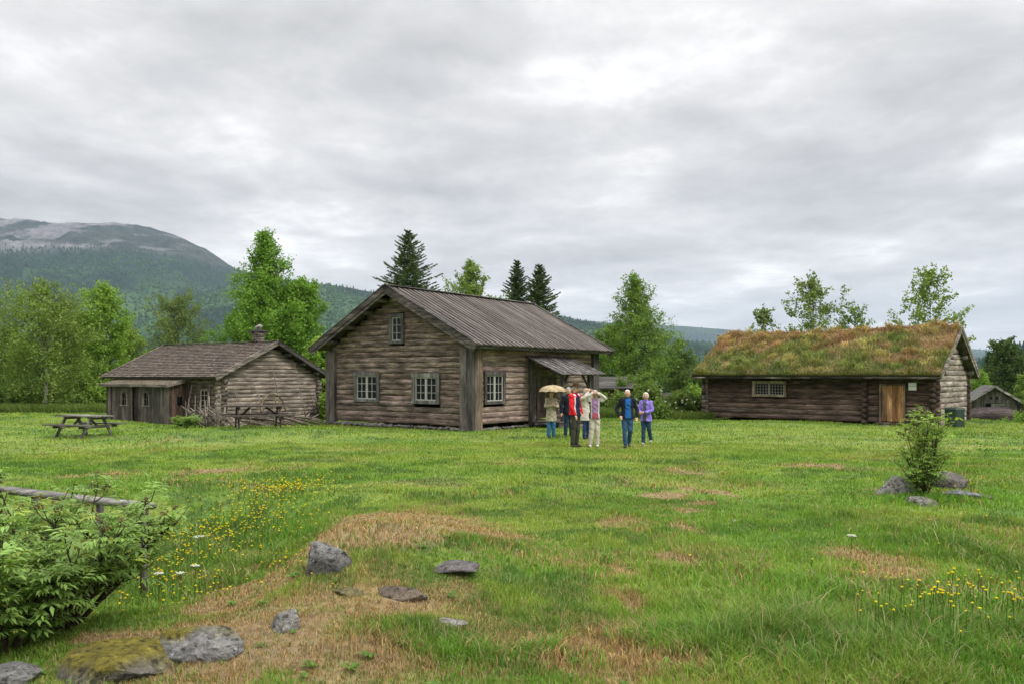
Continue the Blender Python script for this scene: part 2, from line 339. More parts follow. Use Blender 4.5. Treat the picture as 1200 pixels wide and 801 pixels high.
def col_dark(X, Y, Z, T): return mix3(np.tile(c_for*1.15, X.shape+(1,)), c_clear, clearing(X, Y, 3000)*.35)
hills = []
hills.append(hill('mountain', 1700, 5000, [(-700,420),(-400,330),(-200,275),(-60,257),(0,256),(60,262),(110,262),(140,262),(175,267),(205,277),(240,292),(262,306),(285,320),(340,332),(420,352),(520,372),(640,400),(760,425)], col_mount, 1.0, 'forested mountain with a bare grey rocky summit', (900, 220)))
hills.append(hill('hill', 1500, 3600, [(150,440),(240,350),(290,322),(330,328),(365,331),(400,336),(440,343),(480,350),(540,358),(600,365),(655,372),(700,381),(740,391),(800,402),(870,412),(950,425),(1050,440)], col_forest, .9, 'wooded ridge running down behind the houses', (320, 80)))
hills.append(hill('far_ridge', 5200, 9000, [(350,440),(480,395),(600,378),(690,376),(740,380),(800,382),(850,386),(900,390),(1000,397),(1080,403),(1145,409),(1200,413),(1400,420),(1800,436)], col_dark, .5, 'distant blue ridge across the valley', (260, 50)))
hills.append(hill('valley_hill', 2200, 4600, [(520,440),(640,402),(740,397),(820,400),(900,404),(1000,412),(1100,420),(1200,423),(1400,432)], col_dark, .6, 'low forested hill in front of the distant ridge', (240, 50)))
hills.append(hill('right_hill', 500, 1500, [(1020,446),(1080,441),(1130,432),(1160,419),(1180,410),(1200,404),(1260,394),(1340,380),(1500,372),(1700,400)], col_forest, .8, 'wooded slope rising at the right edge', (200, 50)))
# ------------------------------------------------------------------ the forest: uncountable trees on the slopes, one mass
def forest():
    rng = np.random.default_rng(4); Vs, Cs, Fs = [], [], []; base = 0
    def put(X, Y, Z, H, Wd, C, round_):
        nonlocal base
        n = len(X); k = 6; an = np.arange(k)*2*math.pi/k
        lv = [(0.0, .55), (.45, .95), (.8, .6)] if round_ else [(0.05, 1.0), (.5, .5)]
        rings = []
        for hz, rr in lv:
            rr_ = rr*(1+.35*(rng.random((n, k))-.5))
            rings.append(np.stack([X[:, None]+np.cos(an)*Wd[:, None]*rr_, Y[:, None]+np.sin(an)*Wd[:, None]*rr_, (Z+hz*H)[:, None]+np.zeros(k)], -1))
        tip = np.stack([X, Y, Z+H], -1)[:, None]
        V = np.concatenate(rings+[tip], 1); m = V.shape[1]
        f = []
        for q in range(len(lv)-1):
            for j in range(k): f += [(q*k+j, q*k+(j+1) % k, (q+1)*k+(j+1) % k), (q*k+j, (q+1)*k+(j+1) % k, (q+1)*k+j)]
        q = len(lv)-1
        for j in range(k): f.append((q*k+j, q*k+(j+1) % k, m-1))
        f = np.array(f)
        Fs.append((f[None]+(base+np.arange(n)*m)[:, None, None]).reshape(-1, 3)); Vs.append(V.reshape(-1, 3)); Cs.append(np.repeat(C, m, 0)); base += n*m
    for (X, Y, Z, T, C), cnt, hmax, D in zip(hills, (42000, 26000, 5000, 9000, 7000), (690, 1e9, 1e9, 1e9, 1e9), (5000, 3600, 9000, 4600, 1500)):
        ny, nx = X.shape; u = rng.random(cnt)*(nx-1.01); v = rng.random(cnt)**.9*(ny-8.01)
        iu, iv = u.astype(int), v.astype(int); fu, fv = u-iu, v-iv
        def L(M): return (M[iv, iu]*(1-fu)*(1-fv)+M[iv, iu+1]*fu*(1-fv)+M[iv+1, iu]*(1-fu)*fv+M[iv+1, iu+1]*fu*fv)
        x, y, z = L(X), L(Y), L(Z)
        inview = np.abs(x/y) < .78
        keep = inview & (z < hmax-130*(fbm(x/500, y/500, 0, 77, 4)-.5)-25*rng.random(cnt)*2)
        x, y, z = x[keep], y[keep], z[keep]; cl = clearing(x, y, 4000 if D == 5000 else 3000)
        dec = rng.random(len(x)) < cl*.9+.06
        h = (11+8*rng.random(len(x)))*(1+.25*(D > 4000)); 
        con = ~dec
        cc = np.array([.022, .046, .026])*(.6+.9*rng.random((con.sum(), 1))); put(x[con], y[con], z[con]-1, h[con], h[con]*.26, cc, False)
        cd = np.array([.042, .090, .030])*(.6+.8*rng.random((dec.sum(), 1))); put(x[dec], y[dec], z[dec]-1, h[dec]*.62, h[dec]*.33, cd, True)
    # level woods between the meadow and the slopes
    cnt = 12000; y = 230+1500*rng.random(cnt)**1.4; x = (rng.random(cnt)*2-1)*y*.85; z = height(x, y); h = 6+8*rng.random(cnt)
    sp = fbm(x/80, y/80, 0, 97, 3) > .5
    cc = np.array([.028, .056, .027])*(.6+.9*rng.random((sp.sum(), 1))); put(x[sp], y[sp], z[sp], h[sp]*1.15, h[sp]*.25, cc, False)
    sp = ~sp; cd = np.array([.07, .13, .035])*(.6+.8*rng.random((sp.sum(), 1))); put(x[sp], y[sp], z[sp], h[sp]*.8, h[sp]*.36, cd, True)
    o = mesh_np('forest', np.concatenate(Vs), np.concatenate(Fs), np.concatenate(Cs), M_FAR)
    tag(o, 'mixed spruce and birch woods covering the valley sides', 'forest', kind='stuff')
forest()
# ------------------------------------------------------------------ haze in the valley air
def haze():
    mb = MB(); mb.box((-12000, -60, -45), (12000, 13000, 1080), (1, 1, 1))
    m = bpy.data.materials.new('valley_air'); m.use_nodes = True; t = m.node_tree; t.nodes.clear()
    o = N(t, 'ShaderNodeOutputMaterial'); v = N(t, 'ShaderNodeVolumePrincipled'); v.inputs['Color'].default_value = (.64, .79, 1.0, 1); v.inputs['Density'].default_value = HAZE
    v.inputs['Anisotropy'].default_value = .3
    t.links.new(v.outputs[0], o.inputs['Volume'])
    tag(mb.build('haze', m), 'thin bluish haze filling the valley', kind='stuff')
HAZE = 5e-5
haze()
# ------------------------------------------------------------------ grass: blades as one mesh
def blades(x, y, z, H, W, C, rng, lean=.45, name=None, m=None, nrm=None):
    n = len(x); az = rng.random(n)*2*math.pi; ln = H*(.15+lean*rng.random(n)); la = rng.random(n)*2*math.pi
    sx, sy = np.cos(az)*W/2, np.sin(az)*W/2; dx, dy = np.cos(la)*ln, np.sin(la)*ln
    V = np.empty((n, 5, 3))
    V[:, 0] = np.stack([x-sx, y-sy, z-.01], -1); V[:, 1] = np.stack([x+sx, y+sy, z-.01], -1)
    V[:, 2] = np.stack([x+sx*.7+dx*.35, y+sy*.7+dy*.35, z+H*.6], -1); V[:, 3] = np.stack([x-sx*.7+dx*.35, y-sy*.7+dy*.35, z+H*.6], -1)
    V[:, 4] = np.stack([x+dx, y+dy, z+H*(1-.25*lean)], -1)
    f = np.array([(0, 1, 2), (0, 2, 3), (3, 2, 4)]); Fc = (f[None]+(np.arange(n)*5)[:, None, None]).reshape(-1, 3)
    return V.reshape(-1, 3), Fc, np.repeat(C, 5, 0)
BARE = []      # spots kept free of blades: x, y, radius
def tallness(x, y):
    t = .15*sstep(.45, .65, fbm(x/.8, y/.8, 0, 101, 3))
    t = t+.4*gs(x, y, *G(1000,770), 1.6, 1.1)+.5*gs(x, y, *G(1120,740), 1.3, 1.4)+.45*gs(x, y, *G(600,775), .8, .35)+.5*gs(x, y, *G(830,760), .9, .6)
    t = t+.9*sstep(1.0, .5, np.hypot((x+5.1)/2.5, (y-10.8)/3.4))+.5*gs(x, y, *G(1100,592), 1.3, .45)
    t = t+.35*gs(x, y, *G(900,690), 2.0, 1.6)+.5*gs(x, y, *G(1180,650), 1.2, 2.0)
    return np.clip(t*(.4+1.2*fbm(x*3, y*3, 0, 103, 2)), 0, 1.2)
def grass():
    rng = np.random.default_rng(11); out = []
    for r0, r1, cnt, wd, hs in ((4.2, 8, 235000, .0060, .92), (8, 14, 205000, .010, .95), (14, 26, 180000, .019, 1.0), (26, 62, 170000, .036, 1.1)):
        r = np.sqrt(r0**2+(r1**2-r0**2)*rng.random(cnt)); a = (rng.random(cnt)*2-1)*rad(47); x, y = np.sin(a)*r, np.cos(a)*r
        # tufts: pull blades together
        tx, ty = np.round(x/.13+rng.normal(0, .25, cnt))*.13, np.round(y/.13+rng.normal(0, .25, cnt))*.13
        k = .45*rng.random(cnt)*(wd < .012); x = x*(1-k)+tx*k; y = y*(1-k)+ty*k
        d = dryness(x, y); t = tallness(x, y)
        ok = rng.random(cnt) < 1-.35*sstep(.85, 1, d)
        for bx, by, br in BARE: ok &= np.hypot(x-bx, y-by) > br
        x, y, d, t = x[ok], y[ok], d[ok], t[ok]; n = len(x)
        H = (.026+.030*rng.random(n)+.045*sstep(.52, .7, fbm(x*1.7, y*1.7, 0, 113, 3))+.22*t*(.5+.7*rng.random(n)))*(1-.45*d)*hs*(1+.5*(rng.random(n) < .05))
        C = lawn_colour(x, y); C = mix3(C, C_DARK*1.2, sstep(.3, .9, t)*.25)
        pd = np.clip(d*(.95-.35*sstep(.45, .65, fbm(x*3.3, y*3.3, 0, 7, 3)))+.03*(y < 16), 0, 1); isd = rng.random(n) < pd; kd = isd.sum(); C[isd] = mix3(np.tile(C_DRY, (kd, 1)), np.array([.235, .135, .075]), (rng.random(kd) < .35)*.85)*(.55+.85*rng.random((kd, 1)))
        C = C*(.72+.62*rng.random((n, 1)))*(.82+.36*fbm(x*1.1, y*1.6, 0, 111, 4))[:, None]; C[:, 0] *= .82+.4*rng.random(n)
        st = (rng.random(n) < .03*(wd < .012)); C[st] = np.array([.34, .30, .16]); H[st] *= 1.35
        out.append(blades(x, y, height(x, y), H, wd*(.6+.8*rng.random(n))*(1+.4*(t > .4)), C, rng, .75))
    nc = 170; r = 5+13*rng.random(nc)**1.3; a = (rng.random(nc)*2-1)*rad(37); cx_, cy_ = np.sin(a)*r, np.cos(a)*r; k = 9; wx, wy = np.repeat(cx_, k), np.repeat(cy_, k); n = nc*k; az = np.tile(np.arange(k)*.698, nc)+rng.random(n)*.5; L = (.025+.035*rng.random(n))*np.repeat(.7+.8*rng.random(nc), k); z0 = height(wx, wy)+.01
    dx, dy = np.cos(az), np.sin(az); W_ = L*.26; up = L*(.35+.5*rng.random(n)); V_ = np.stack([np.stack([wx, wy, z0], -1), np.stack([wx+dx*L*.55-dy*W_, wy+dy*L*.55+dx*W_, z0+up], -1), np.stack([wx+dx*L*.6, wy+dy*L*.6, z0+up*.85], -1), np.stack([wx+dx*L*.55+dy*W_, wy+dy*L*.55-dx*W_, z0+up], -1), np.stack([wx+dx*L*1.15, wy+dy*L*1.15, z0+up*.8], -1)], 1).reshape(-1, 3)
    f = np.array([(0, 1, 2), (0, 2, 3), (1, 4, 2), (2, 4, 3)]); out.append((V_, (f[None]+(np.arange(n)*5)[:, None, None]).reshape(-1, 3), np.repeat(np.array([.11, .20, .035])*(.6+.7*rng.random((n, 1))), 5, 0)))
    V = np.concatenate([o[0] for o in out]); C = np.concatenate([o[2] for o in out]); b = 0; Fs = []
    for o in out: Fs.append(o[1]+b); b += len(o[0])
    tag(mesh_np('grass', V, np.concatenate(Fs), C, M_GRASS), 'short green meadow grass with straw coloured tufts', 'grass', kind='stuff')
# ------------------------------------------------------------------ log buildings
# Each building has its own frame: origin at the corner nearest the camera, +x and +y along its two walls, z up from its floor.
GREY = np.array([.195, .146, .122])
def log_wall(mb, ax, fixed, a0, a1, z0, z1, dz, th, base, rng, openings=(), lim=None, ext=0.0, off=0.0, amp=.012, var=.35, outw=-1, warm=.1, ex=.38):
    rows = int(round((z1-z0)/dz))
    for i in range(rows+1):
        zc = z0+(i+.5+off)*dz; zc += 0
        if zc-dz*.3 > z1 and lim is None: continue
        A0, A1 = a0-ext*(.8+.4*rng.random()), a1+ext*(.8+.4*rng.random())
        if lim is not None:
            l = lim(zc+dz*.35)
            if l is None: continue
            if l[0] > a0: A0 = l[0]
            if l[1] < a1: A1 = l[1]
            if A1-A0 < .3: continue
        segs = [(A0, A1)]
        for (o0, o1, oz0, oz1) in openings:
            if oz0-dz*.15 < zc < oz1+dz*.15:
                ns = []
                for s0, s1 in segs:
                    if o1 <= s0 or o0 >= s1: ns.append((s0, s1)); continue
                    if o0-s0 > .08: ns.append((s0, o0))
                    if s1-o1 > .08: ns.append((o1, s1))
                segs = ns
        tone = base*(1-var/2+var*rng.random())*np.array([1+warm*(rng.random()-.5), 1, 1-warm*(rng.random()-.5)])
        hh = dz*(.50+.035*rng.random()); tt = th/2*(.93+.14*rng.random()); ph = rng.random()*50
        for s0, s1 in segs:
            m = max(2, int((s1-s0)/.30)+1); a = np.linspace(s0, s1, m); k = 10; an = np.arange(k)*2*math.pi/k
            wob = (fbm(a*.9+ph, i*3.3, 0, 3, 3)-.5); wo2 = (fbm(a*1.6+ph, i*7.1+9, 0, 4, 3)-.5)
            ca, sa = np.cos(an), np.sin(an)
            cu = np.sign(ca)*np.abs(ca)**ex; su = np.sign(sa)*np.abs(sa)**ex
            N_ = fixed+wob[:, None]*amp*2+cu[None]*tt*(1+.10*wo2[:, None]); Z = zc+wo2[:, None]*amp*1.5+su[None]*hh*(1+.10*wob[:, None])
            N_ = N_+amp*.5*(vnoise(a[:, None]*7, an[None]*2+ph, i*5.1, 8)-.5)
            Aa = np.repeat(a[:, None], k, 1)
            V = np.stack([N_, Aa, Z] if ax == 'y' else [Aa, N_, Z], -1).reshape(-1, 3)
            Fc = [(q*k+j, q*k+(j+1) % k, (q+1)*k+(j+1) % k, (q+1)*k+j) for q in range(m-1) for j in range(k)]
            Fc += [tuple(range(k))[::-1], tuple((m-1)*k+j for j in range(k))]
            wear = 1+.35*(fbm(a*.8+ph*2, i*1.7, 0, 6, 3)-.5)[:, None]+np.zeros(k)
            mb.add(V, Fc, (tone[None]*wear.reshape(-1, 1)))
def wmap(ax, fixed):       # (along, outwards, up) -> local point, for walls whose outside is -x ('y' walls) or -y ('x' walls)
    if ax == 'y': return lambda a, o, z: (fixed-o, a, z)
    return lambda a, o, z: (a, fixed-o, z)
def mbox(mb, mp, a0, a1, o0, o1, z0, z1, c):
    p, q = mp(a0, o0, z0), mp(a1, o1, z1)
    mb.box([min(p[i], q[i]) for i in range(3)], [max(p[i], q[i]) for i in range(3)], c)
def window(parent, ax, fixed, a0, a1, z0, z1, cas=.12, cols=2, rows=3, double=True, fc=(.13,.125,.115), sc=(.44,.44,.41), out=.14, name='window', head=0.0):
    mp = wmap(ax, fixed); W_ = WZ; fc = np.array(fc)
    f = MB()
    mbox(f, mp, a0, a0+cas, -.1, out, z0+cas*.8, z1-cas, fc*1.02); mbox(f, mp, a1-cas, a1, -.1, out, z0+cas*.8, z1-cas, fc*.95)
    mbox(f, mp, a0-head, a1+head, -.1, out+.015, z1-cas, z1, fc*1.1); mbox(f, mp, a0-.01, a1+.01, -.1, out+.02, z0, z0+cas*.8, fc*1.05)
    fr = f.build(name, W_, parent)
    s = MB(); b0, b1, y0, y1 = a0+cas+.003, a1-cas-.003, z0+cas*.8+.003, z1-cas-.003; sc = np.array(sc); e = .04
    leaves = [(b0, (b0+b1)/2-.012), ((b0+b1)/2+.012, b1)] if double else [(b0, b1)]
    if double: mbox(s, mp, (b0+b1)/2-.011, (b0+b1)/2+.011, out-.10, out-.035, y0, y1, sc*.8)
    for l0, l1 in leaves:
        mbox(s, mp, l0, l0+e, out-.09, out-.045, y0, y1, sc); mbox(s, mp, l1-e, l1, out-.09, out-.045, y0, y1, sc)
        mbox(s, mp, l0+e, l1-e, out-.088, out-.047, y0, y0+e, sc); mbox(s, mp, l0+e, l1-e, out-.088, out-.047, y1-e, y1, sc)
        for k in range(1, cols):
            a = l0+(l1-l0)*k/cols; mbox(s, mp, a-.009, a+.009, out-.083, out-.052, y0+e, y1-e, sc)
        for k in range(1, rows):
            z = y0+(y1-y0)*k/rows; mbox(s, mp, l0+e, l1-e, out-.080, out-.055, z-.009, z+.009, sc*.97)
    s.build('sash', M_PAINT, fr)
    g = MB(); mbox(g, mp, b0+.01, b1-.01, out-.11, out-.098, y0+.01, y1-.01, (.1, .1, .1)); g.build('pane', M_GLASS, fr)
    return fr
def stones(name, parent, line, size, base, rng, mat_=None, n=40, zc=0.0, depth=.2):
    mb = MB(); p0, p1 = np.array(line[0], float), np.array(line[1], float)
    for k in range(n):
        p = p0+(p1-p0)*(k+rng.random()*.6)/n; s = size*(.6+.8*rng.random()); c = np.array(base)*(.6+.8*rng.random())
        V, Fc = rock_shape(rng, 1, (s*1.3, s*.9, s*.6)); mb.add(V+np.array([p[0], p[1], p[2]+zc]), Fc, c)
    return mb.build(name, mat_ or M_ROCK, parent)
import bmesh
_ico = {}
def ico(sub):
    if sub not in _ico:
        bm = bmesh.new(); bmesh.ops.create_icosphere(bm, subdivisions=sub, radius=1); bm.verts.ensure_lookup_table()
        _ico[sub] = (np.array([v.co[:] for v in bm.verts]), [[v.index for v in f.verts] for f in bm.faces]); bm.free()
    return _ico[sub]
def rock_shape(rng, sub, s, amp=.35, fl=1.3):
    V, Fc = ico(sub+1); sd = rng.integers(1e6); o = rng.random(3)*50
    n = fbm(V[:, 0]*fl+o[0], V[:, 1]*fl+o[1], V[:, 2]*fl+o[2], int(sd % 999), 5)-.5
    # chisel the ball with a few random planes for angular faces
    R = V*(1+amp*2.4*n[:, None])
    for k in range(12):
        d = rng.normal(size=3); d /= np.linalg.norm(d); h = .52+.34*rng.random(); t = R @ d-h; R = R-np.where(t > 0, t, 0)[:, None]*d*.9
    n2 = fbm(V[:, 0]*6+o[0], V[:, 1]*6, V[:, 2]*6, 7, 3)-.5
    return (R*(1+.10*n2[:, None]))*np.array(s), Fc
def slope_roof(name, parent, m, p_eave, along, up, L, run, fn): ...
# ---------------- generic boarded/tiled roof plane: e = eave start, a = unit along the eave, s = vector eave->ridge
def roof_frame(e, a, s):
    e, a, s = np.array(e, float), np.array(a, float), np.array(s, float); R = np.linalg.norm(s); s = s/R; n = np.cross(a, s); 
    if n[2] < 0: n = -n
    return e, a, s, n, R
def slab(mb, fr, a0, a1, s0, s1, t0, t1, c, t0b=None, t1b=None):
    e, a, s, n, R = fr; t0b = t0 if t0b is None else t0b; t1b = t1 if t1b is None else t1b
    P = lambda u, v, t: e+a*u+s*v+n*t
    V = [P(a0, s0, t0), P(a1, s0, t0), P(a1, s1, t0b), P(a0, s1, t0b), P(a0, s0, t1), P(a1, s0, t1), P(a1, s1, t1b), P(a0, s1, t1b)]
    mb.add(V, BOXF, c)
def place(name, X, Y, Z, dirx, label, cat, group=None):
    return empty(name, (X, Y, Z), math.atan2(dirx[1], dirx[0]), label, cat, group)
def local(root, p): return root.matrix_basis @ Vector(p)

# ================================================================== the big two-storey log house in the middle
def main_house():
    rng = np.random.default_rng(1); Z0 = 0.12
    H = place('log_house', -1.58, 31.3, Z0, (.595, .804), 'large two storey dark log farmhouse with a ribbed plank roof and small porch', 'log house')
    LX, LY = 9.41, 8.27; WT = 3.18; RZ = 5.93-Z0; SL = (5.93-3.42)/4.78; ym = LY/2
    under = lambda y: RZ-.20-abs(y-ym)*SL
    def lim(z):
        d = (RZ-.20-z)/SL
        if d <= .15: return None
        return (ym-d, ym+d)
    # gable wall faces -x, long wall faces -y
    ws = [(5.13, 6.69, .94, 2.22), (1.66, 3.17, .92, 2.18), (3.66, 4.52, 3.42, 4.68)]
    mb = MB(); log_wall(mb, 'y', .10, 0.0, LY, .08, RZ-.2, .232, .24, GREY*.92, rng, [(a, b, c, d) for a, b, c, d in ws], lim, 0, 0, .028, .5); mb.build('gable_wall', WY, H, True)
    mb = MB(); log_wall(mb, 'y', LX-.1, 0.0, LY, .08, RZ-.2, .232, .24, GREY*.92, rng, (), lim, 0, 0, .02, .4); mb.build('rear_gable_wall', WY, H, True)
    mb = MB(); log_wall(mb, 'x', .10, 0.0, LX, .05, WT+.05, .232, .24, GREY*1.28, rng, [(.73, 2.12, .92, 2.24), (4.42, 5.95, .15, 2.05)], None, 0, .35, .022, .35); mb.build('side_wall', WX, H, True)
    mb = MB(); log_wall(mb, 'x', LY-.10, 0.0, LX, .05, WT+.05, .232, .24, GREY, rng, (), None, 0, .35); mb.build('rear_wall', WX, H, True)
    window(H, 'y', -.02, *ws[0][:2], *ws[0][2:], cas=.15, head=.0, out=.06, fc=(.12, .118, .11)); window(H, 'y', -.02, *ws[1][:2], *ws[1][2:], cas=.17, out=.06, fc=(.17, .165, .15), head=.02)
    window(H, 'y', -.02, *ws[2][:2], *ws[2][2:], cas=.15, double=False, out=.06, fc=(.10, .095, .09)); window(H, 'x', -.02, .73, 2.12, .92, 2.24, cas=.15, out=.06, fc=(.085, .078, .07))
    # rough dark notch above window and log ends beside windows
    # boxed corner posts
    G1, G2 = np.array([.125, .110, .101]), np.array([.084, .075, .070])
    mb = MB(); mb.box((-.16, .14, -.1), (.02, .50, WT-.02), G1*1.1); mb.box((-.185, -.19, -.1), (.0, .137, WT+.05), G2); mb.box((.003, -.185, -.1), (.30, .0, WT+.0), G2*1.5*np.array([1.15, 1, .8])); mb.box((.303, -.17, -.1), (.46, .0, WT), np.array([.17, .125, .085]))
    mb.build('corner_post', WZ, H)
    mb = MB(); mb.box((-.17, LY-.40, -.1), (.02, LY-.12, WT-.02), G1); mb.box((-.18, LY-.117, -.1), (.03, LY+.17, WT), G1*.8); mb.box((.033, LY, -.1), (.3, LY+.16, WT), G2)
    mb.build('corner_post', WZ, H)
    mb = MB(); mb.box((LX-.34, -.17, -.1), (LX+.16, .0, WT), G2*.9); mb.box((LX, .003, -.1), (LX+.17, .4, WT), G2); mb.build('corner_post', WZ, H)
    # roof: planks running down the slope, cover boards over the joints
    ox, oy = .62, .66
    for sgn in (0, 1):
        if sgn == 0: fr = roof_frame((-ox, -oy, 3.42-Z0), (1, 0, 0), (0, ym+oy, RZ-(3.42-Z0)))
        else: fr = roof_frame((-ox, LY+oy, 3.42-Z0), (1, 0, 0), (0, -(ym+oy), RZ-(3.42-Z0)))
        mb = MB(); L = LX+2*ox; R = fr[4]; slab(mb, fr, 0, L, 0, R, -.10, -.045, (.09, .08, .07)); nb = 34; w_ = L/nb
        for k in range(nb):
            t = np.array([.085, .073, .064])*(.72+.5*rng.random()); sag = .02*rng.random()
            slab(mb, fr, k*w_+.005, (k+1)*w_-.005, -.03-.06*rng.random(), R+.01, -.042, -.015, t*.8)
        for k in range(nb+1):
            t = np.array([.150, .130, .116])*(.72+.5*rng.random()); c0 = k*w_; j = .012*(rng.random()-.5)
            slab(mb, fr, max(c0-.085+j, -.01), min(c0+.085+j, L+.01), -.05-.07*rng.random(), R+.012, -.012, .034, t)
        mb.build('roof', WR, H)
        # barge boards on both gables, rafter tails
        for xx in (-ox-.03, L-ox):
            b = MB(); fr2 = roof_frame((xx, fr[0][1], fr[0][2]), (1, 0, 0), fr[2]*fr[4])
            slab(b, fr2, -.02, .012, -.12, R+.05, -.17, .045, np.array([.105, .090, .082])); slab(b, fr2, .015, .045, -.08, R-.1, -.30, -.12, np.array([.13, .112, .10]))
            slab(b, fr2, -.05, .06, -.14, R+.06, .048, .075, np.array([.11, .10, .09]))
            b.build('barge_board', WY, H)
    mb = MB(); mb.beam((-ox-.05, ym-.1, RZ+.035), (LX+ox, ym-.1, RZ+.035), .20, .03, (.17, .16, .14)); mb.beam((-ox-.05, ym+.1, RZ+.03), (LX+ox, ym+.1, RZ+.03), .20, .03, (.16, .15, .135)); mb.build('ridge_board', WX, H)
    mb = MB(); mb.beam((-ox, -oy+.10, 3.30-Z0), (LX+ox, -oy+.10, 3.30-Z0), .07, .10, (.10, .095, .09)); mb.build('eave_board', WX, H)
    # purlin ends sticking out of the gable
    for y in (.35, 1.55, 2.7, 3.6, LY-3.6, LY-2.7, LY-1.55, LY-.35):
        z = under(y)-.06; mb = MB(); mb.tube([(-.50-.08*rng.random(), y, z), (.1, y, z)], .12, (.12, .105, .09), 8); mb.build('purlin', WX, H, True)
    # door behind the porch
    d = MB(); mp = wmap('x', 0)
    for k in range(5):
        a = 4.62+k*.236; mbox(d, mp, a, a+.228, -.02, .02, .22, 1.96, np.array([.115, .085, .062])*(.8+.4*rng.random()))
    dr = d.build('door', WZ, H); f = MB(); mbox(f, mp, 4.45, 4.61, -.1, .05, .15, 2.05, (.12, .10, .085)); mbox(f, mp, 5.81, 5.97, -.1, .05, .15, 2.05, (.10, .09, .08)); mbox(f, mp, 4.613, 5.807, -.1, .052, 1.97, 2.06, (.11, .10, .09)); f.build('door_frame', WZ, dr)
    f = MB(); mbox(f, mp, 4.63, 5.79, .022, .05, 1.52, 1.64, (.17, .14, .11)); f.build('ledge', WX, dr); f = MB(); mbox(f, mp, 4.63, 5.79, .022, .05, .45, .57, (.13, .11, .09)); f.build('ledge', WX, dr)
    f = MB(); f.tube([(5.68, -.05, 1.02), (5.68, -.10, 1.05), (5.68, -.10, 1.18), (5.68, -.05, 1.21)], .012, (.03, .03, .03), 6); f.build('handle', M_METAL, dr)
    # porch: sloping plank roof on two posts and a wooden landing
    zt, zb = 3.04-Z0, 2.27-Z0
    fr = roof_frame((3.55, -1.85, zb), (1, 0, 0), (0, 1.83, zt-zb)); mb = MB(); slab(mb, fr, 0, 3.5, 0, fr[4], -.03, -.005, (.07, .065, .06))
    for k in range(9):
        w_ = 3.5/9; slab(mb, fr, k*w_+.01, (k+1)*w_-.01, -.06-.05*rng.random(), fr[4], 0, .025, np.array([.12, .11, .10])*(.7+.5*rng.random()))
        slab(mb, fr, (k+1)*w_-.06, (k+1)*w_+.05, -.08-.05*rng.random(), fr[4], .028, .05, np.array([.14, .13, .12])*(.7+.5*rng.random()))
    mb.build('porch_roof', WY, H)
    for x in (4.15, 6.35):
        mb = MB(); mb.box((x-.07, -1.62, -.1), (x+.07, -1.48, 2.22-Z0), (.085, .08, .075)); mb.build('porch_post', WZ, H)
    mb = MB(); mb.box((3.82, -.22, -.1), (4.02, -.02, 2.98-Z0), (.075, .068, .06)); mb.build('porch_post', WZ, H)
    mb = MB(); mb.beam((3.7, -1.55, 2.27-Z0), (6.9, -1.55, 2.27-Z0), .12, .12, (.075, .07, .065)); mb.beam((6.35, -1.53, 1.55), (5.8, -1.53, 2.1), .08, .08, (.08, .07, .06)); mb.beam((4.15, -1.53, 1.55), (4.6, -1.53, 2.1), .08, .08, (.08, .07, .06))
    mb.beam((3.9, -.1, 2.9-Z0), (3.9, -1.6, 2.28-Z0), .09, .1, (.07, .06, .055)); mb.beam((6.6, -.1, 2.9-Z0), (6.6, -1.6, 2.28-Z0), .09, .1, (.07, .06, .055)); mb.build('porch_frame', WX, H)
    mb = MB()
    for k in range(6): mb.box((3.7, -.30-.235*k-.22, .10), (6.6, -.30-.235*k, .145), np.array([.15, .13, .11])*(.75+.5*rng.random()))
    mb.box((3.75, -1.66, -.14), (6.55, -1.58, .095), (.08, .07, .06)); mb.build('porch_floor', WX, H)
    mb = MB(); mb.box((4.7, -2.05, -.12), (5.7, -1.70, -.01), (.22, .20, .18)); mb.build('step', WX, H)
    s1 = stones('foundation', H, ((-.02, 0, -.06), (-.02, LY, -.04)), .15, (.24, .23, .21), rng, n=42)
    stones('side_foundation', H, ((0, -.02, -.09), (LX, -.02, -.03)), .13, (.20, .19, .18), rng, n=44)
    # dark rooms behind the glass
    return H
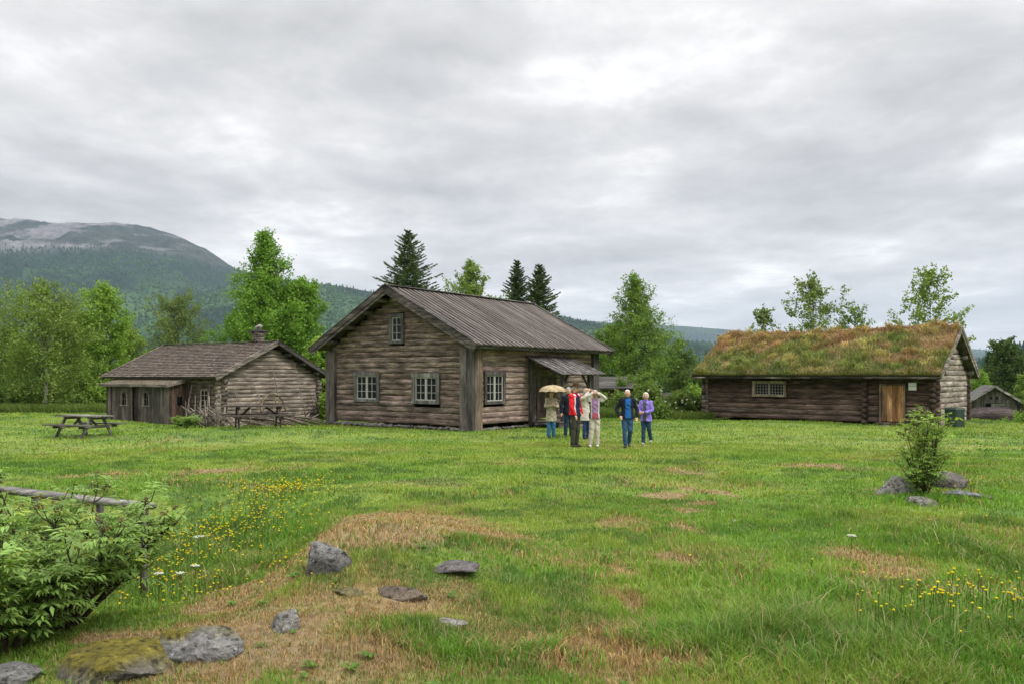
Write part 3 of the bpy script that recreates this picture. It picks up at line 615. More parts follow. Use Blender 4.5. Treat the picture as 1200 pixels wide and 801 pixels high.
# ================================================================== low house on the left, shingled roof, chimney and boarded lean-to
def left_house():
    rng = np.random.default_rng(2); Z0 = -.34
    # local x: gable direction (to the right, back); local y: long wall (to the left, back)
    H = place('shingled_log_house', -14.29, 39.1, Z0, (.5306, .8476), 'low log cottage with brown shingle roof, stone chimney and boarded lean-to', 'log house')
    LX, LY = 6.49, 8.75; ez, rz = 2.15-Z0, 3.97-Z0; oy = .42; ox = .58; xm = LX/2; SL = (rz-ez)/(xm+ox)
    def lim(z):
        d = (rz-.16-z)/SL
        return None if d < .2 else (xm-d, xm+d)
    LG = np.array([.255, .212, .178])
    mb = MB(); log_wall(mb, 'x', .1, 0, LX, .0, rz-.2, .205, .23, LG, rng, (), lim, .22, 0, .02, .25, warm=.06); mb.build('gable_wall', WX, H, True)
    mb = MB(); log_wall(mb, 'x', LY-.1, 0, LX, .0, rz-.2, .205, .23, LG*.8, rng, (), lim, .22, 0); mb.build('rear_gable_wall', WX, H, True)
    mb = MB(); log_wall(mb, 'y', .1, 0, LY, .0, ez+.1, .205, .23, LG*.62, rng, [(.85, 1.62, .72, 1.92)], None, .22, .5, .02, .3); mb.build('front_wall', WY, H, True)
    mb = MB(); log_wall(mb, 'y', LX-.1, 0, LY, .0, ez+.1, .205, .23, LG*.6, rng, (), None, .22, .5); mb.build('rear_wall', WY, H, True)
    window(H, 'y', -.03, .85, 1.62, .72, 1.92, cas=.09, rows=4, cols=2, double=False, fc=(.16, .13, .10), sc=(.45, .44, .38), out=.06)
    for sgn in (0, 1):
        if sgn == 0: fr = roof_frame((-ox, -oy, ez), (0, 1, 0), (xm+ox, 0, rz-ez))
        else: fr = roof_frame((LX+ox, -oy, ez), (0, 1, 0), (-(xm+ox), 0, rz-ez))
        L = LY+2*oy; mb = MB(); slab(mb, fr, 0, L, 0, fr[4], -.09, -.03, (.08, .07, .06)); rows = 21; n = 78
        for r in range(rows):
            s0 = fr[4]*r/rows
            for k in range(n):
                if rng.random() < .02: continue
                c = np.array([.155, .125, .105])*(.55+.8*rng.random())*np.array([1+.15*(rng.random()-.5), 1, 1]); w_ = L/n; a0 = k*w_+w_*.5*(r % 2)-w_*.25
                slab(mb, fr, a0+.004, a0+w_*(.96-.1*rng.random()), s0-.02-.03*rng.random(), s0+fr[4]/rows*1.15, .005+.02*rng.random(), .04+.015*rng.random(), c, -.028, -.01)
        mb.build('roof', M_SHINGLE, H)
        for yy in (-oy-.03, LY+oy):
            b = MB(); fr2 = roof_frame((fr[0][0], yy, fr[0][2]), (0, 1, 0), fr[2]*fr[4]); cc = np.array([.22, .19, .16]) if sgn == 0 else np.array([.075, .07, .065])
            slab(b, fr2, -.01, .022, -.08, fr[4]+.03, -.15, .05, cc); slab(b, fr2, -.03, .06, -.1, fr[4]+.03, .053, .078, cc*.9); b.build('barge_board', WX, H)
    mb = MB(); mb.beam((xm, -oy-.03, rz+.06), (xm, LY+oy, rz+.06), .26, .03, (.17, .15, .13)); mb.build('ridge_board', WY, H)
    for x in (.3, 1.4, 2.4, xm+.9, xm+1.9, LX-.3): z = rz-.23-abs(x-xm)*SL; mb = MB(); mb.tube([(x, -.38, z), (x, .2, z)], .10, (.11, .10, .09), 8); mb.build('purlin', WY, H, True)
    # chimney of field stones with a round pot on slabs
    ch = MB(); cxy = np.array([xm+.35, 1.55])
    for k in range(8):
        for j in range(8):
            an = j*math.pi/4+k*.4; V, Fc = rock_shape(rng, 0, (.17, .17, .10)); ch.add(V+np.array([cxy[0]+math.cos(an)*.20, cxy[1]+math.sin(an)*.20, rz-.35+k*.115]), Fc, np.array([.24, .20, .17])*(.5+.9*rng.random()))
    ch.box((cxy[0]-.22, cxy[1]-.22, rz-.5), (cxy[0]+.22, cxy[1]+.22, rz+.48), (.18, .15, .13))
    co = ch.build('chimney', M_ROCK, H)
    c2 = MB(); 
    for dx, dy in ((-.26, -.2), (.26, -.2), (-.26, .2), (.26, .2)): c2.box((cxy[0]+dx-.09, cxy[1]+dy-.09, rz+.46), (cxy[0]+dx+.09, cxy[1]+dy+.09, rz+.60), (.16, .15, .13))
    c2.box((cxy[0]-.4, cxy[1]-.36, rz+.603), (cxy[0]+.4, cxy[1]+.36, rz+.66), (.13, .125, .12)); c2.build('chimney_slab', M_ROCK, co)
    c3 = MB(); V, Fc = rock_shape(rng, 2, (.24, .22, .20)); c3.add(V+np.array([cxy[0], cxy[1], rz+.80]), Fc, (.36, .34, .30)); c3.build('chimney_stone', M_ROCK, co, True)
    # lean-to of upright boards
    y0, y1, dp = 2.42, 7.75, 1.18; top = 1.80-Z0; zt = 2.06-Z0; DW = np.array([.098, .084, .074])
    holes = [(4.86, 5.42, .20, 1.95)]
    def boards(mb, ax, fixed, a0, a1, zf, c, wd=.15, holes=()):
        a = a0
        while a < a1-.01:
            b = min(a+wd*(.8+.5*rng.random()), a1); t = c*(.6+.85*rng.random())*np.array([1+.1*(rng.random()-.5), 1, 1]); mp = wmap(ax, fixed); o = .012*rng.random(); z1 = zf((a+b)/2)
            segs = [(-.02-.05*rng.random(), z1)]
            for h0, h1, hz0, hz1 in holes:
                if b > h0 and a < h1:
                    ns = []
                    for s0, s1 in segs:
                        if hz0 > s0: ns.append((s0, hz0))
                        if hz1 < s1: ns.append((hz1, s1))
                    segs = ns
            for s0, s1 in segs:
                if s1-s0 > .02: mbox(mb, mp, a+.003, b-.003, -.02, .01+o, s0, s1, t)
            a = b
    wins = [(3.98, 4.54, .98, 1.72), (5.86, 6.42, .98, 1.72)]
    mb = MB(); boards(mb, 'y', -dp, y0, y1, lambda a: top-.02, DW, holes=[(4.86, 5.44, .12, 1.98)]+[(a+.06, b-.06, c+.05, d-.04) for a, b, c, d in wins]); ft = mb.build('lean_to_front', WZ, H)
    mb = MB(); boards(mb, 'x', y0, -dp, -.02, lambda a: top+(a+dp)/dp*(zt-top)-.03, np.array([.095, .062, .048]), holes=[(-.62, -.45, 1.05, 1.5)]); mb.build('lean_to_side', WZ, H)
    mb = MB(); mb.box((-dp, y1-.03, -.05), (-.02, y1, top), DW*.7); mb.build('lean_to_end', WZ, H)
    mb = MB(); mb.box((-.60, y0+.05, 1.0), (-.46, y0+.06, 1.55), (.01, .01, .01)); mb.build('hatch_shade_sheet', M_PAINT, H); mb = MB(); mb.box((-dp+.35, 4.7, .1), (-dp+.36, 5.6, 2.0), (.012, .011, .010)); mb.build('interior_shade_sheet', M_PAINT, H)  # black sheets behind hatch and door, coloured to imitate the shade inside
    mb = MB(); mp = wmap('y', -dp)
    for k in range(3): mbox(mb, mp, 4.88+k*.18, 4.88+k*.18+.175, -.10, -.06, .14, 1.95, np.array([.035, .027, .022])*(.8+.5*rng.random()))
    dr = mb.build('door', WZ, H)
    mb = MB(); mbox(mb, mp, 4.78, 4.86, -.02, .045, .0, 1.98, DW*1.4); mbox(mb, mp, 5.44, 5.52, -.02, .045, .0, 1.98, DW*1.4); mbox(mb, mp, 4.70, 5.6, -.02, .25, -.02, .11, DW*1.1); mb.build('door_frame', WZ, dr)
    for a0, a1, z0, z1 in wins:     # small windows with pointed tops
        mb = MB(); f = DW*2.0; mbox(mb, mp, a0, a0+.075, -.02, .05, z0+.06, z1-.22, f); mbox(mb, mp, a1-.075, a1, -.02, .05, z0+.06, z1-.22, f); mbox(mb, mp, a0-.05, a1+.05, -.02, .07, z0, z0+.06, f*1.1)
        am = (a0+a1)/2; P = [(a0+.035, z1-.24), (a0+.07, z1-.10), (a0+.16, z1-.01), (am, z1+.05), (a1-.16, z1-.01), (a1-.07, z1-.10), (a1-.035, z1-.24)]
        for p, q in zip(P[:-1], P[1:]): mb.beam(mp(p[0], .02, p[1]), mp(q[0], .02, q[1]), .06, .075, f, up=(1, 0, 0))
        wo = mb.build('window', WZ, H)
        g = MB(); mbox(g, mp, a0+.05, a1-.05, -.04, -.03, z0+.04, z1-.03, (.1, .1, .1)); g.build('pane', M_GLASS, wo)
        s = MB(); mbox(s, mp, am-.012, am+.012, -.02, .0, z0+.06, z1-.02, f*.8); mbox(s, mp, a0+.075, a1-.075, -.018, -.002, (z0+z1)/2-.012, (z0+z1)/2+.012, f*.8); s.build('sash', WZ, wo)
    fr = roof_frame((-dp-.28, y0-.18, top-.05), (0, 1, 0), (dp+.24, 0, zt-top+.06)); mb = MB(); L = y1-y0+.40; slab(mb, fr, 0, L, 0, fr[4], -.05, -.01, (.09, .08, .07))
    for r in range(7):
        s0 = fr[4]*r/7
        for k in range(48): c = np.array([.20, .17, .13])*(.6+.7*rng.random()); w_ = L/48; c = c*np.array([1, 1.02, .85]) if rng.random() < .3 else c; slab(mb, fr, k*w_+.004, (k+1)*w_-.006, s0-.02-.02*rng.random(), s0+fr[4]/6.5, .005, .035+.01*rng.random(), c, -.008, .01)
    rf = mb.build('lean_to_roof', M_SHINGLE, H)
    mb = MB(); fr2 = roof_frame((-dp-.28, y0-.21, top-.05), (0, 1, 0), fr[2]*fr[4]); slab(mb, fr2, 0, .028, -.02, fr[4], -.13, .05, (.20, .17, .14)); mb.box((-dp-.335, y0-.2, top-.15), (-dp-.30, y1+.22, top-.02), (.15, .13, .11)); mb.build('fascia', WY, rf)
    stones('foundation', H, ((-dp+.02, y0-.1, .0), (-dp+.02, y1, -.02)), .13, (.24, .22, .19), rng, n=26, zc=.02)
    return H
# ================================================================== turf-roofed house on the right
def turf_house():
    rng = np.random.default_rng(3); Z0 = -.16
    H = place('turf_roofed_house', 19.44, 36.5, Z0, (.6642, .7475), 'long dark log building with a grass and red sedge turf roof', 'log house')
    LX, LY = 6.1, 11.72; ox, oy = .62, .36; ez = 2.27-Z0; rz = 4.47-Z0; xm = LX/2; SL = (rz-ez)/(xm+ox)
    def lim(z):
        d = (rz-.42-z)/SL
        return None if d < .2 else (xm-d, xm+d)
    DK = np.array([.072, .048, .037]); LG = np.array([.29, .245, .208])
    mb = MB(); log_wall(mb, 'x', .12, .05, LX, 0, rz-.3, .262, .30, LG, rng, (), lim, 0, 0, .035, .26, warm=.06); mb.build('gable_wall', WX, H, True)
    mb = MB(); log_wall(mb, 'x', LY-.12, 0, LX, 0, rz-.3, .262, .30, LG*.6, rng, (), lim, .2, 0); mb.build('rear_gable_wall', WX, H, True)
    ops = [(7.02, 8.86, 1.22, 2.14), (1.30, 2.46, .16, 1.98)]
    mb = MB()
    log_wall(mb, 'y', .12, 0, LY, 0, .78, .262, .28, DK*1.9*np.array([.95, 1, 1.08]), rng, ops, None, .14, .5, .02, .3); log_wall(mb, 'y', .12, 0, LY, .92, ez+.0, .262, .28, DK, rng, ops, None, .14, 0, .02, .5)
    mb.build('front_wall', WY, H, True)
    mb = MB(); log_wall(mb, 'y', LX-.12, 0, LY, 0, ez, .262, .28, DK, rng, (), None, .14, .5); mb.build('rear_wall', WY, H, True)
    # crossing log ends of the inner wall, seen as a dark knobbly column
    for yy in (3.07, .12, LY-.12):
        mb = MB()
        for k in range(9): z = .14+k*.262; mb.tube([(-(.30 if yy == 3.07 else .20)-.06*rng.random(), yy+.02*rng.random(), z), (.1, yy, z)], .135, np.array([.06, .042, .032])*(.7+.6*rng.random()), 8, R2=.125)
        mb.build('log_ends', WX, H, True)
    window(H, 'y', -.03, *ops[0][:2], 1.27, 2.10, cas=.11, cols=5, rows=4, fc=(.25, .20, .14), sc=(.26, .25, .22), out=.07)
    mp = wmap('y', -.0)
    mb = MB()
    for k in range(4): a = 1.40+k*.24; mbox(mb, mp, a+.004, a+.234, -.02, .02, .2, 1.9, np.array([[.42, .215, .09], [.24, .12, .055], [.44, .25, .115], [.22, .13, .07]][k])*(.85+.3*rng.random()))
    dr = mb.build('door', WZ, H); tag(dr, 'orange brown plank door')
    mb = MB(); c = np.array([.19, .14, .10]); mbox(mb, mp, 1.30, 1.395, -.1, .07, .16, 1.98, c); mbox(mb, mp, 2.365, 2.46, -.1, .07, .16, 1.98, c); mbox(mb, mp, 1.398, 2.362, -.1, .072, 1.905, 1.985, c*.5); mbox(mb, mp, 1.2, 2.6, -.1, .12, .07, .157, c*.9); mb.build('door_frame', WZ, dr)
    mb = MB(); mb.tube([(-.035, 1.50, 1.02), (-.07, 1.50, 1.05), (-.07, 1.50, 1.14), (-.035, 1.50, 1.17)], .01, (.03, .03, .03), 6); mb.build('handle', M_METAL, dr)
    mb = MB(); mbox(mb, mp, .78, 1.14, .13, .15, 1.68, 2.04, (.12, .12, .11)); sg = mb.build('notice_board', M_PAINT, H)
    mb = MB(); 
    for k in range(2): mbox(mb, mp, .79, 1.13, .153, .158, 1.69+k*.18, 1.855+k*.18, (.62, .63, .62))
    mb.build('sheet', M_PAINT, sg)
    # eave log, birch bark edge and roof boards
    for sgn in (0, 1):
        if sgn == 0: fr = roof_frame((-ox, -oy, ez), (0, 1, 0), (xm+ox, 0, rz-ez))
        else: fr = roof_frame((LX+ox, -oy, ez), (0, 1, 0), (-(xm+ox), 0, rz-ez))
        L = LY+2*oy; R = fr[4]; mb = MB(); slab(mb, fr, 0, L, -.02, R, -.16, -.10, (.10, .085, .07)); slab(mb, fr, .0, L, -.06, R, -.097, -.085, (.07, .05, .035))
        mb.build('roof', WX, H)
        mb = MB()
        a = -.05
        while a < L: b = a+.8+1.8*rng.random(); zt = .0+.03*rng.random(); slab(mb, fr, a, min(b, L+.05), -.10-.03*rng.random(), -.01, -.19+zt*.2, -.13+zt, np.array([.12, .105, .09])*(.35+1.5*rng.random()**2)); a = b+.01
        mb.build('eave_board', WY, H)
        for yy in (-oy-.04, LY+oy):
            fr2 = roof_frame((fr[0][0], yy, fr[0][2]), (0, 1, 0), fr[2]*R); b = MB(); cc = np.array([.25, .22, .185])
            slab(b, fr2, .0, .035, -.16, R+.08, -.20, .03, cc); slab(b, fr2, -.03, .0, -.12, R+.12, -.06, .13, cc*.85); b.build('barge_board', WX, H)
        # turf: thick bumpy sod with its own growth
        nu, nv = 150, 44; u = np.linspace(.02, L-.02, nu); v = np.linspace(-.04, R+.02, nv); U, Vv = np.meshgrid(u, v)
        th = .13+.22*(fbm(U*1.1, Vv*1.3, 0, 21+sgn, 4)-.35)+.12*(fbm(U*4, Vv*4, 0, 23, 3)-.5)
        edge = np.minimum(np.minimum(sstep(-.04, .12, Vv), sstep(0, .1, U)), sstep(L, L-.1, U)); th = th*(.35+.65*edge)
        th = th+.16*gs(U, Vv, 1.3, R*.95, .7, .5)
        P = fr[0]+fr[1]*U[..., None]+fr[2]*Vv[..., None]+fr[3]*(th-.02)[..., None]; B = fr[0]+fr[1]*U[..., None]+fr[2]*Vv[..., None]-fr[3]*.083
        V = np.concatenate([P.reshape(-1, 3), B.reshape(-1, 3)]); n = nu*nv; Fc = []
        for i in range(nv-1):
            for j in range(nu-1): q = i*nu+j; Fc += [(q, q+1, q+nu+1, q+nu), (n+q, n+q+nu, n+q+nu+1, n+q+1)]
        for j in range(nu-1): Fc += [(j, n+j, n+j+1, j+1), ((nv-1)*nu+j, (nv-1)*nu+j+1, n+(nv-1)*nu+j+1, n+(nv-1)*nu+j)]
        for i in range(nv-1): Fc += [(i*nu, (i+1)*nu, n+(i+1)*nu, n+i*nu), (i*nu+nu-1, n+i*nu+nu-1, n+(i+1)*nu+nu-1, (i+1)*nu+nu-1)]
        red, grn, tan, mos = np.array([.40, .245, .150]), np.array([.205, .235, .085]), np.array([.47, .36, .20]), np.array([.30, .27, .10])
        def tcol(U, Vv):
            s = Vv/R; nz = fbm(U*.55, Vv*.9, 0, 27, 4); c = mix3(np.tile(grn, U.shape+(1,)), red, sstep(.30, .58, s*.75+(nz-.5)*1.5+.10*np.sin(U*.6)))
            c = mix3(c, tan, sstep(.55, .68, fbm(U*1.4, Vv*1.6, 0, 29, 3))*.75); c = mix3(c, mos, sstep(.5, .64, fbm(U*.9, Vv*1.1, 0, 33, 3))*.6*(1-s*.6)); c = mix3(c, tan*.9, gs(U, Vv, 1.2, R*.75, 1.0, 1.1)*.8)
            return mix3(c, grn*np.array([.75, 1.1, .8]), gs(U, Vv, 2.4, R*.72, .45, .4)*.9)
        C = tcol(U, Vv).reshape(-1, 3)*.5; turf = mesh_np('turf', V, [tuple(f) for f in Fc], np.concatenate([C, C*.4]), M_GROUND, H, True)
        cnt = 60000 if sgn == 0 else 12000; uu = rng.random(cnt)*(L-.04)+.02; vv = rng.random(cnt)*(R+.05)-.03
        if sgn == 0: k = rng.random(cnt) < .08; vv[k] = R-.25*rng.random(k.sum()); k = rng.random(cnt) < .05; vv[k] = -.03+.1*rng.random(k.sum())
        iu = np.clip((uu-u[0])/(u[1]-u[0]), 0, nu-1.01); iv = np.clip((vv-v[0])/(v[1]-v[0]), 0, nv-1.01); base = P[iv.astype(int), iu.astype(int)]
        cc = tcol(uu, vv)*(.55+.9*rng.random((cnt, 1))); tall = (.07+.15*rng.random(cnt))*(.5+1.3*fbm(uu*2.2, vv*2.2, 0, 35, 3))*(1+1.2*gs(uu, vv, 2.4, R*.72, .4, .4)+.6*gs(uu, vv, 4.5, R*.4, .8, .8))
        nt_ = 170 if sgn == 0 else 40; tu, tv = rng.random(nt_)*L, rng.random(nt_)*R; sel = rng.random(cnt) < .40; ti = rng.integers(0, nt_, cnt); uu2 = np.where(sel, tu[ti]+rng.normal(size=cnt)*.09, uu); vv2 = np.where(sel, tv[ti]+rng.normal(size=cnt)*.09, vv); uu2 = np.clip(uu2, .02, L-.02); vv2 = np.clip(vv2, -.03, R); iu = np.clip((uu2-u[0])/(u[1]-u[0]), 0, nu-1.01); iv = np.clip((vv2-v[0])/(v[1]-v[0]), 0, nv-1.01); base = P[iv.astype(int), iu.astype(int)]; base = base+fr[1]*rng.normal(size=(cnt, 1))*.03; th_ = rng.random(nt_)[ti]; tall = np.where(sel, tall*(.8+.7*th_), tall*.62); tc_ = tcol(tu, tv)*(.7+.7*rng.random((nt_, 1)))*np.array([1, 1.05, .9]); cc = np.where(sel[:, None], tc_[ti]*(.6+.8*rng.random((cnt, 1))), cc)
        bx, by, bz = base[:, 0], base[:, 1], base[:, 2]; bv, bf, bc = blades(bx, by, bz, tall*1.25, .022+.02*rng.random(cnt), cc, rng, .8)
        bo = mesh_np('turf_growth', bv, bf, bc, M_GRASS, turf); bo['kind'] = 'stuff'
    mb = MB(); mb.beam((xm, -.25, rz-.28), (xm, LY+.3, rz-.28), .2, .2, (.09, .08, .07)); mb.build('ridge_beam', WY, H, True); mb = MB(); mb.tube([(xm-.02, LY+.1, rz+.0), (xm, LY+.75, rz+.06)], .05, (.05, .045, .04), 6); mb.build('ridge_pole', WY, H, True)
    for x in (.35, 1.6, LX-1.6, LX-.35): z = rz-.52-abs(x-xm)*SL; mb = MB(); mb.tube([(x, -.33, z), (x, .2, z)], .11, (.15, .13, .11), 8); mb.build('purlin', WY, H, True)
    stones('foundation', H, ((-.0, -.1, -.12), (-.0, LY+.1, -.28)), .17, (.34, .31, .28), rng, n=44); stones('side_foundation', H, ((0, -.02, -.08), (LX, -.02, -.05)), .22, (.34, .28, .25), rng, n=16)
    # bright stones under the far-left sill
    mb = MB(); V, Fc = rock_shape(rng, 2, (.75, .38, .09)); mb.add(V+np.array([-.85, 1.9, -.02]), Fc, (.20, .195, .19)); mb.build('door_slab', M_ROCK, H, True)
    return H
# ================================================================== boathouse far right and low sheds behind
def boathouse():
    rng = np.random.default_rng(7); Y = 62.0; k = Y/F; zb = CAMH-(500-HORIZON)*k
    x0, x1, xa = at(1137, Y), at(1183, Y), at(1165, Y); H = empty('boathouse', (xa, Y, zb), rad(-22), 'small grey boarded boathouse with a gable front beyond the turf roofed house', 'boathouse')
    hw = 2.1; eh = (500-474)*k; rh = (500-451.5)*k; c = np.array([.135, .125, .118]); mb = MB(); a = -hw
    while a < hw-.01:
        b = min(a+.16+.08*rng.random(), hw); zt = rh-.08-max(abs(a), abs(b))*(rh-eh)/hw*.98
        for (s0, s1) in ([(-.3, zt)] if not (a > -.62 and b < -.22) else [(-.3, 1.35), (1.85, zt)]): mb.box((a+.004, -.02, s0), (b-.004, .02+.01*rng.random(), s1), c*(.6+.8*rng.random()))
        a = b
    mb.build('front_wall', WZ, H); mb = MB(); mb.box((-hw, .06, -.3), (-hw+.05, 5, eh), c*.7); mb.box((hw-.05, .06, -.3), (hw, 5, eh), c*.7); mb.box((-hw+.06, 4.9, -.3), (hw-.06, 4.95, eh), c*.7); mb.box((-.9, .3, .9), (0, .32, 2.0), (.01, .01, .01)); mb.build('side_wall', WZ, H)  # last box: black sheet painting the darkness behind the front gap
    for s in (-1, 1):
        fr = roof_frame((s*(hw+.38), -.45, eh-.18), (0, 1, 0), (-s*(hw+.38), 0, rh-eh+.18)); mb = MB()
        for q in range(16): slab(mb, fr, q*.35, q*.35+.34, -.04*rng.random(), fr[4], -.02, .03, np.array([.12, .115, .11])*(.7+.5*rng.random()))
        mb.build('roof', WX, H); mb = MB(); fr2 = roof_frame((s*(hw+.38), -.49, eh-.18), (0, 1, 0), fr[2]*fr[4]); slab(mb, fr2, 0, .03, -.05, fr[4]+.04, -.12, .05, (.30, .29, .27)); mb.build('barge_board', WX, H)
    for q in (-.12, .28): mb = MB(); mb.box((q-.09-.1, -.035, 2.15), (q+.09-.1, -.028, 2.38), (.008, .008, .008)); mb.build('vent_shade_plate', M_PAINT, H)  # near-black plates on the boards stand in for shade inside vents
    mb = MB(); mb.box((-.6, -.06, 1.38), (.75, -.03, 1.44), c*1.3); mb.box((-.6, -.06, 1.82), (1.1, -.03, 1.88), c*.6); mb.box((-.15, -.05, 1.44), (.7, -.025, 1.82), c*1.5); dd = mb.build('hatch', WX, H)
    mb = MB(); mb.box((-1.35, -.05, 1.2), (-.85, -.03, 1.29), (.7, .7, .68)); mb.build('sign_board', M_PAINT, H)
    # overturned boat on trestles in front
    Yb = 56.0; kb = Yb/F; x0, x1 = at(1128, Yb), at(1197.5, Yb); zc = CAMH-(477.5-HORIZON)*kb; zl = CAMH-(492-HORIZON)*kb; L = x1-x0
    B = empty('rowing_boat', ((x0+x1)/2, Yb, zl), 0, 'long dark tarred rowing boat turned upside down on trestles before the boathouse', 'rowing boat')
    nu, nv = 36, 12; t = np.linspace(-1, 1, nu); V = []; C = []
    for q in t:
        wd = .85*(1-abs(q)**2.6)+.03; dpz = (zc-zl)*(1-.75*abs(q)**5)+.02; ku = (abs(q)**3)*-.18
        for j in range(nv):
            an = math.pi*j/(nv-1); V.append((q*L/2*(1-.0*math.sin(an)), -math.cos(an)*wd, ku+math.sin(an)**.7*dpz)); C.append(np.array([.060, .046, .042])*(.7+.6*((j//2) % 2)))
    Fc = [(i*nv+j, i*nv+j+1, (i+1)*nv+j+1, (i+1)*nv+j) for i in range(nu-1) for j in range(nv-1)]
    V = np.array(V); V2 = V*np.array([.985, .95, .93]); n = len(V); Fc += [(n+a, n+d_, n+c_, n+b) for a, b, c_, d_ in Fc]; Fc += [(i*nv, (i+1)*nv, n+(i+1)*nv, n+i*nv) for i in range(nu-1)]+[(i*nv+nv-1, n+i*nv+nv-1, n+(i+1)*nv+nv-1, (i+1)*nv+nv-1) for i in range(nu-1)]
    mesh_np('hull', np.concatenate([V, V2]), Fc, np.concatenate([C, np.array(C)*.4]), WX, B)
    mb = MB(); mb.tube([(q*L/2, 0, (abs(q)**3)*-.18+(zc-zl)*(1-.75*abs(q)**5)+.04) for q in np.linspace(-1, 1, 20)], .04, (.07, .06, .055), 6); mb.build('keel', WX, B)
    for xx in (-1.0, 1.15):
        T = empty('trestle', ((x0+x1)/2+xx, Yb, zl-.01), 0, 'rough trestle under the %s end of the overturned boat' % ('far left' if xx < 0 else 'pointed right'), 'trestle', 'trestles under the boat')
        zg = hz_((x0+x1)/2+xx, Yb)-zl; mb = MB(); mb.beam((0, -.9, -.05), (0, .9, -.05), .14, .12, (.06, .05, .045)); mb.build('beam', WY, T)
        for sx, sy in ((-1, -.6), (1, -.6), (-1, .6), (1, .6)): mb = MB(); mb.beam((sx*.05, sy, -.1), (sx*.28, sy*1.1, min(zg, -.5)-.1), .09, .09, (.055, .05, .045)); mb.build('leg', WZ, T)
    return H
def low_shed():
    rng = np.random.default_rng(8); Y = 52.0; k = Y/F; x0, x1 = at(686, Y), at(733, Y); zb = hz_(x0, Y)-.3; zt = CAMH-(454-HORIZON)*k
    H = empty('log_shed', ((x0+x1)/2, Y, zb), rad(-14), 'low brown log shed with a dark roof half hidden behind bushes', 'shed')
    L = (x1-x0)*1.05; h = zt-zb; mb = MB(); log_wall(mb, 'x', 0, -L/2, L/2, 0, h-.15, .24, .22, np.array([.15, .10, .075]), rng, (), None, .15); mb.build('front_wall', WX, H, True)
    mb = MB(); log_wall(mb, 'y', L/2-.1, 0, 3.5, 0, h-.1, .24, .22, np.array([.12, .085, .065]), rng, (), None, .15, .5); log_wall(mb, 'y', -L/2+.1, 0, 3.5, 0, h-.1, .24, .22, np.array([.12, .085, .065]), rng, (), None, .15, .5); mb.build('side_wall', WY, H, True)
    mb = MB(); fr = roof_frame((-L/2-.5, -.6, h-.12), (1, 0, 0), (0, 2.3, .75)); slab(mb, fr, 0, L+1, 0, fr[4], 0, .12, (.075, .07, .062))
    fr = roof_frame((-L/2-.5, 4.0, h-.12), (1, 0, 0), (0, -2.3, .75)); slab(mb, fr, 0, L+1, 0, fr[4], 0, .12, (.075, .07, .062)); mb.build('roof', WX, H)
    Y = 58.0; k = Y/F; x0, x1 = at(779, Y), at(800, Y); zt = CAMH-(461-HORIZON)*k; zb = hz_(x0, Y)-.2
    H = empty('woodshed', ((x0+x1)/2, Y, zb), rad(8), 'tiny dark roofed shed showing between the shrubs left of the turf house', 'shed'); h = zt-zb-.35; mb = MB(); hw = (x1-x0)*.45
    mb.box((-hw, 0, 0), (-hw+.08, 2, h), (.09, .07, .055)); mb.box((hw-.08, 0, 0), (hw, 2, h), (.09, .07, .055)); mb.box((-hw+.09, 1.9, 0), (hw-.09, 1.98, h), (.06, .05, .04)); mb.box((-hw+.09, .03, 0), (hw-.09, .09, h*.5), (.1, .08, .06)); mb.build('wall', WX, H)
    mb = MB(); fr = roof_frame((-hw-.25, -.4, h), (1, 0, 0), (0, 1.5, .35)); slab(mb, fr, 0, 2*hw+.5, 0, fr[4], 0, .07, (.055, .05, .048)); fr = roof_frame((-hw-.25, 2.4, h), (1, 0, 0), (0, -1.3, .35)); slab(mb, fr, 0, 2*hw+.5, 0, fr[4], 0, .07, (.055, .05, .048)); mb.build('roof', WX, H)
main_house(); left_house(); turf_house(); boathouse(); low_shed()
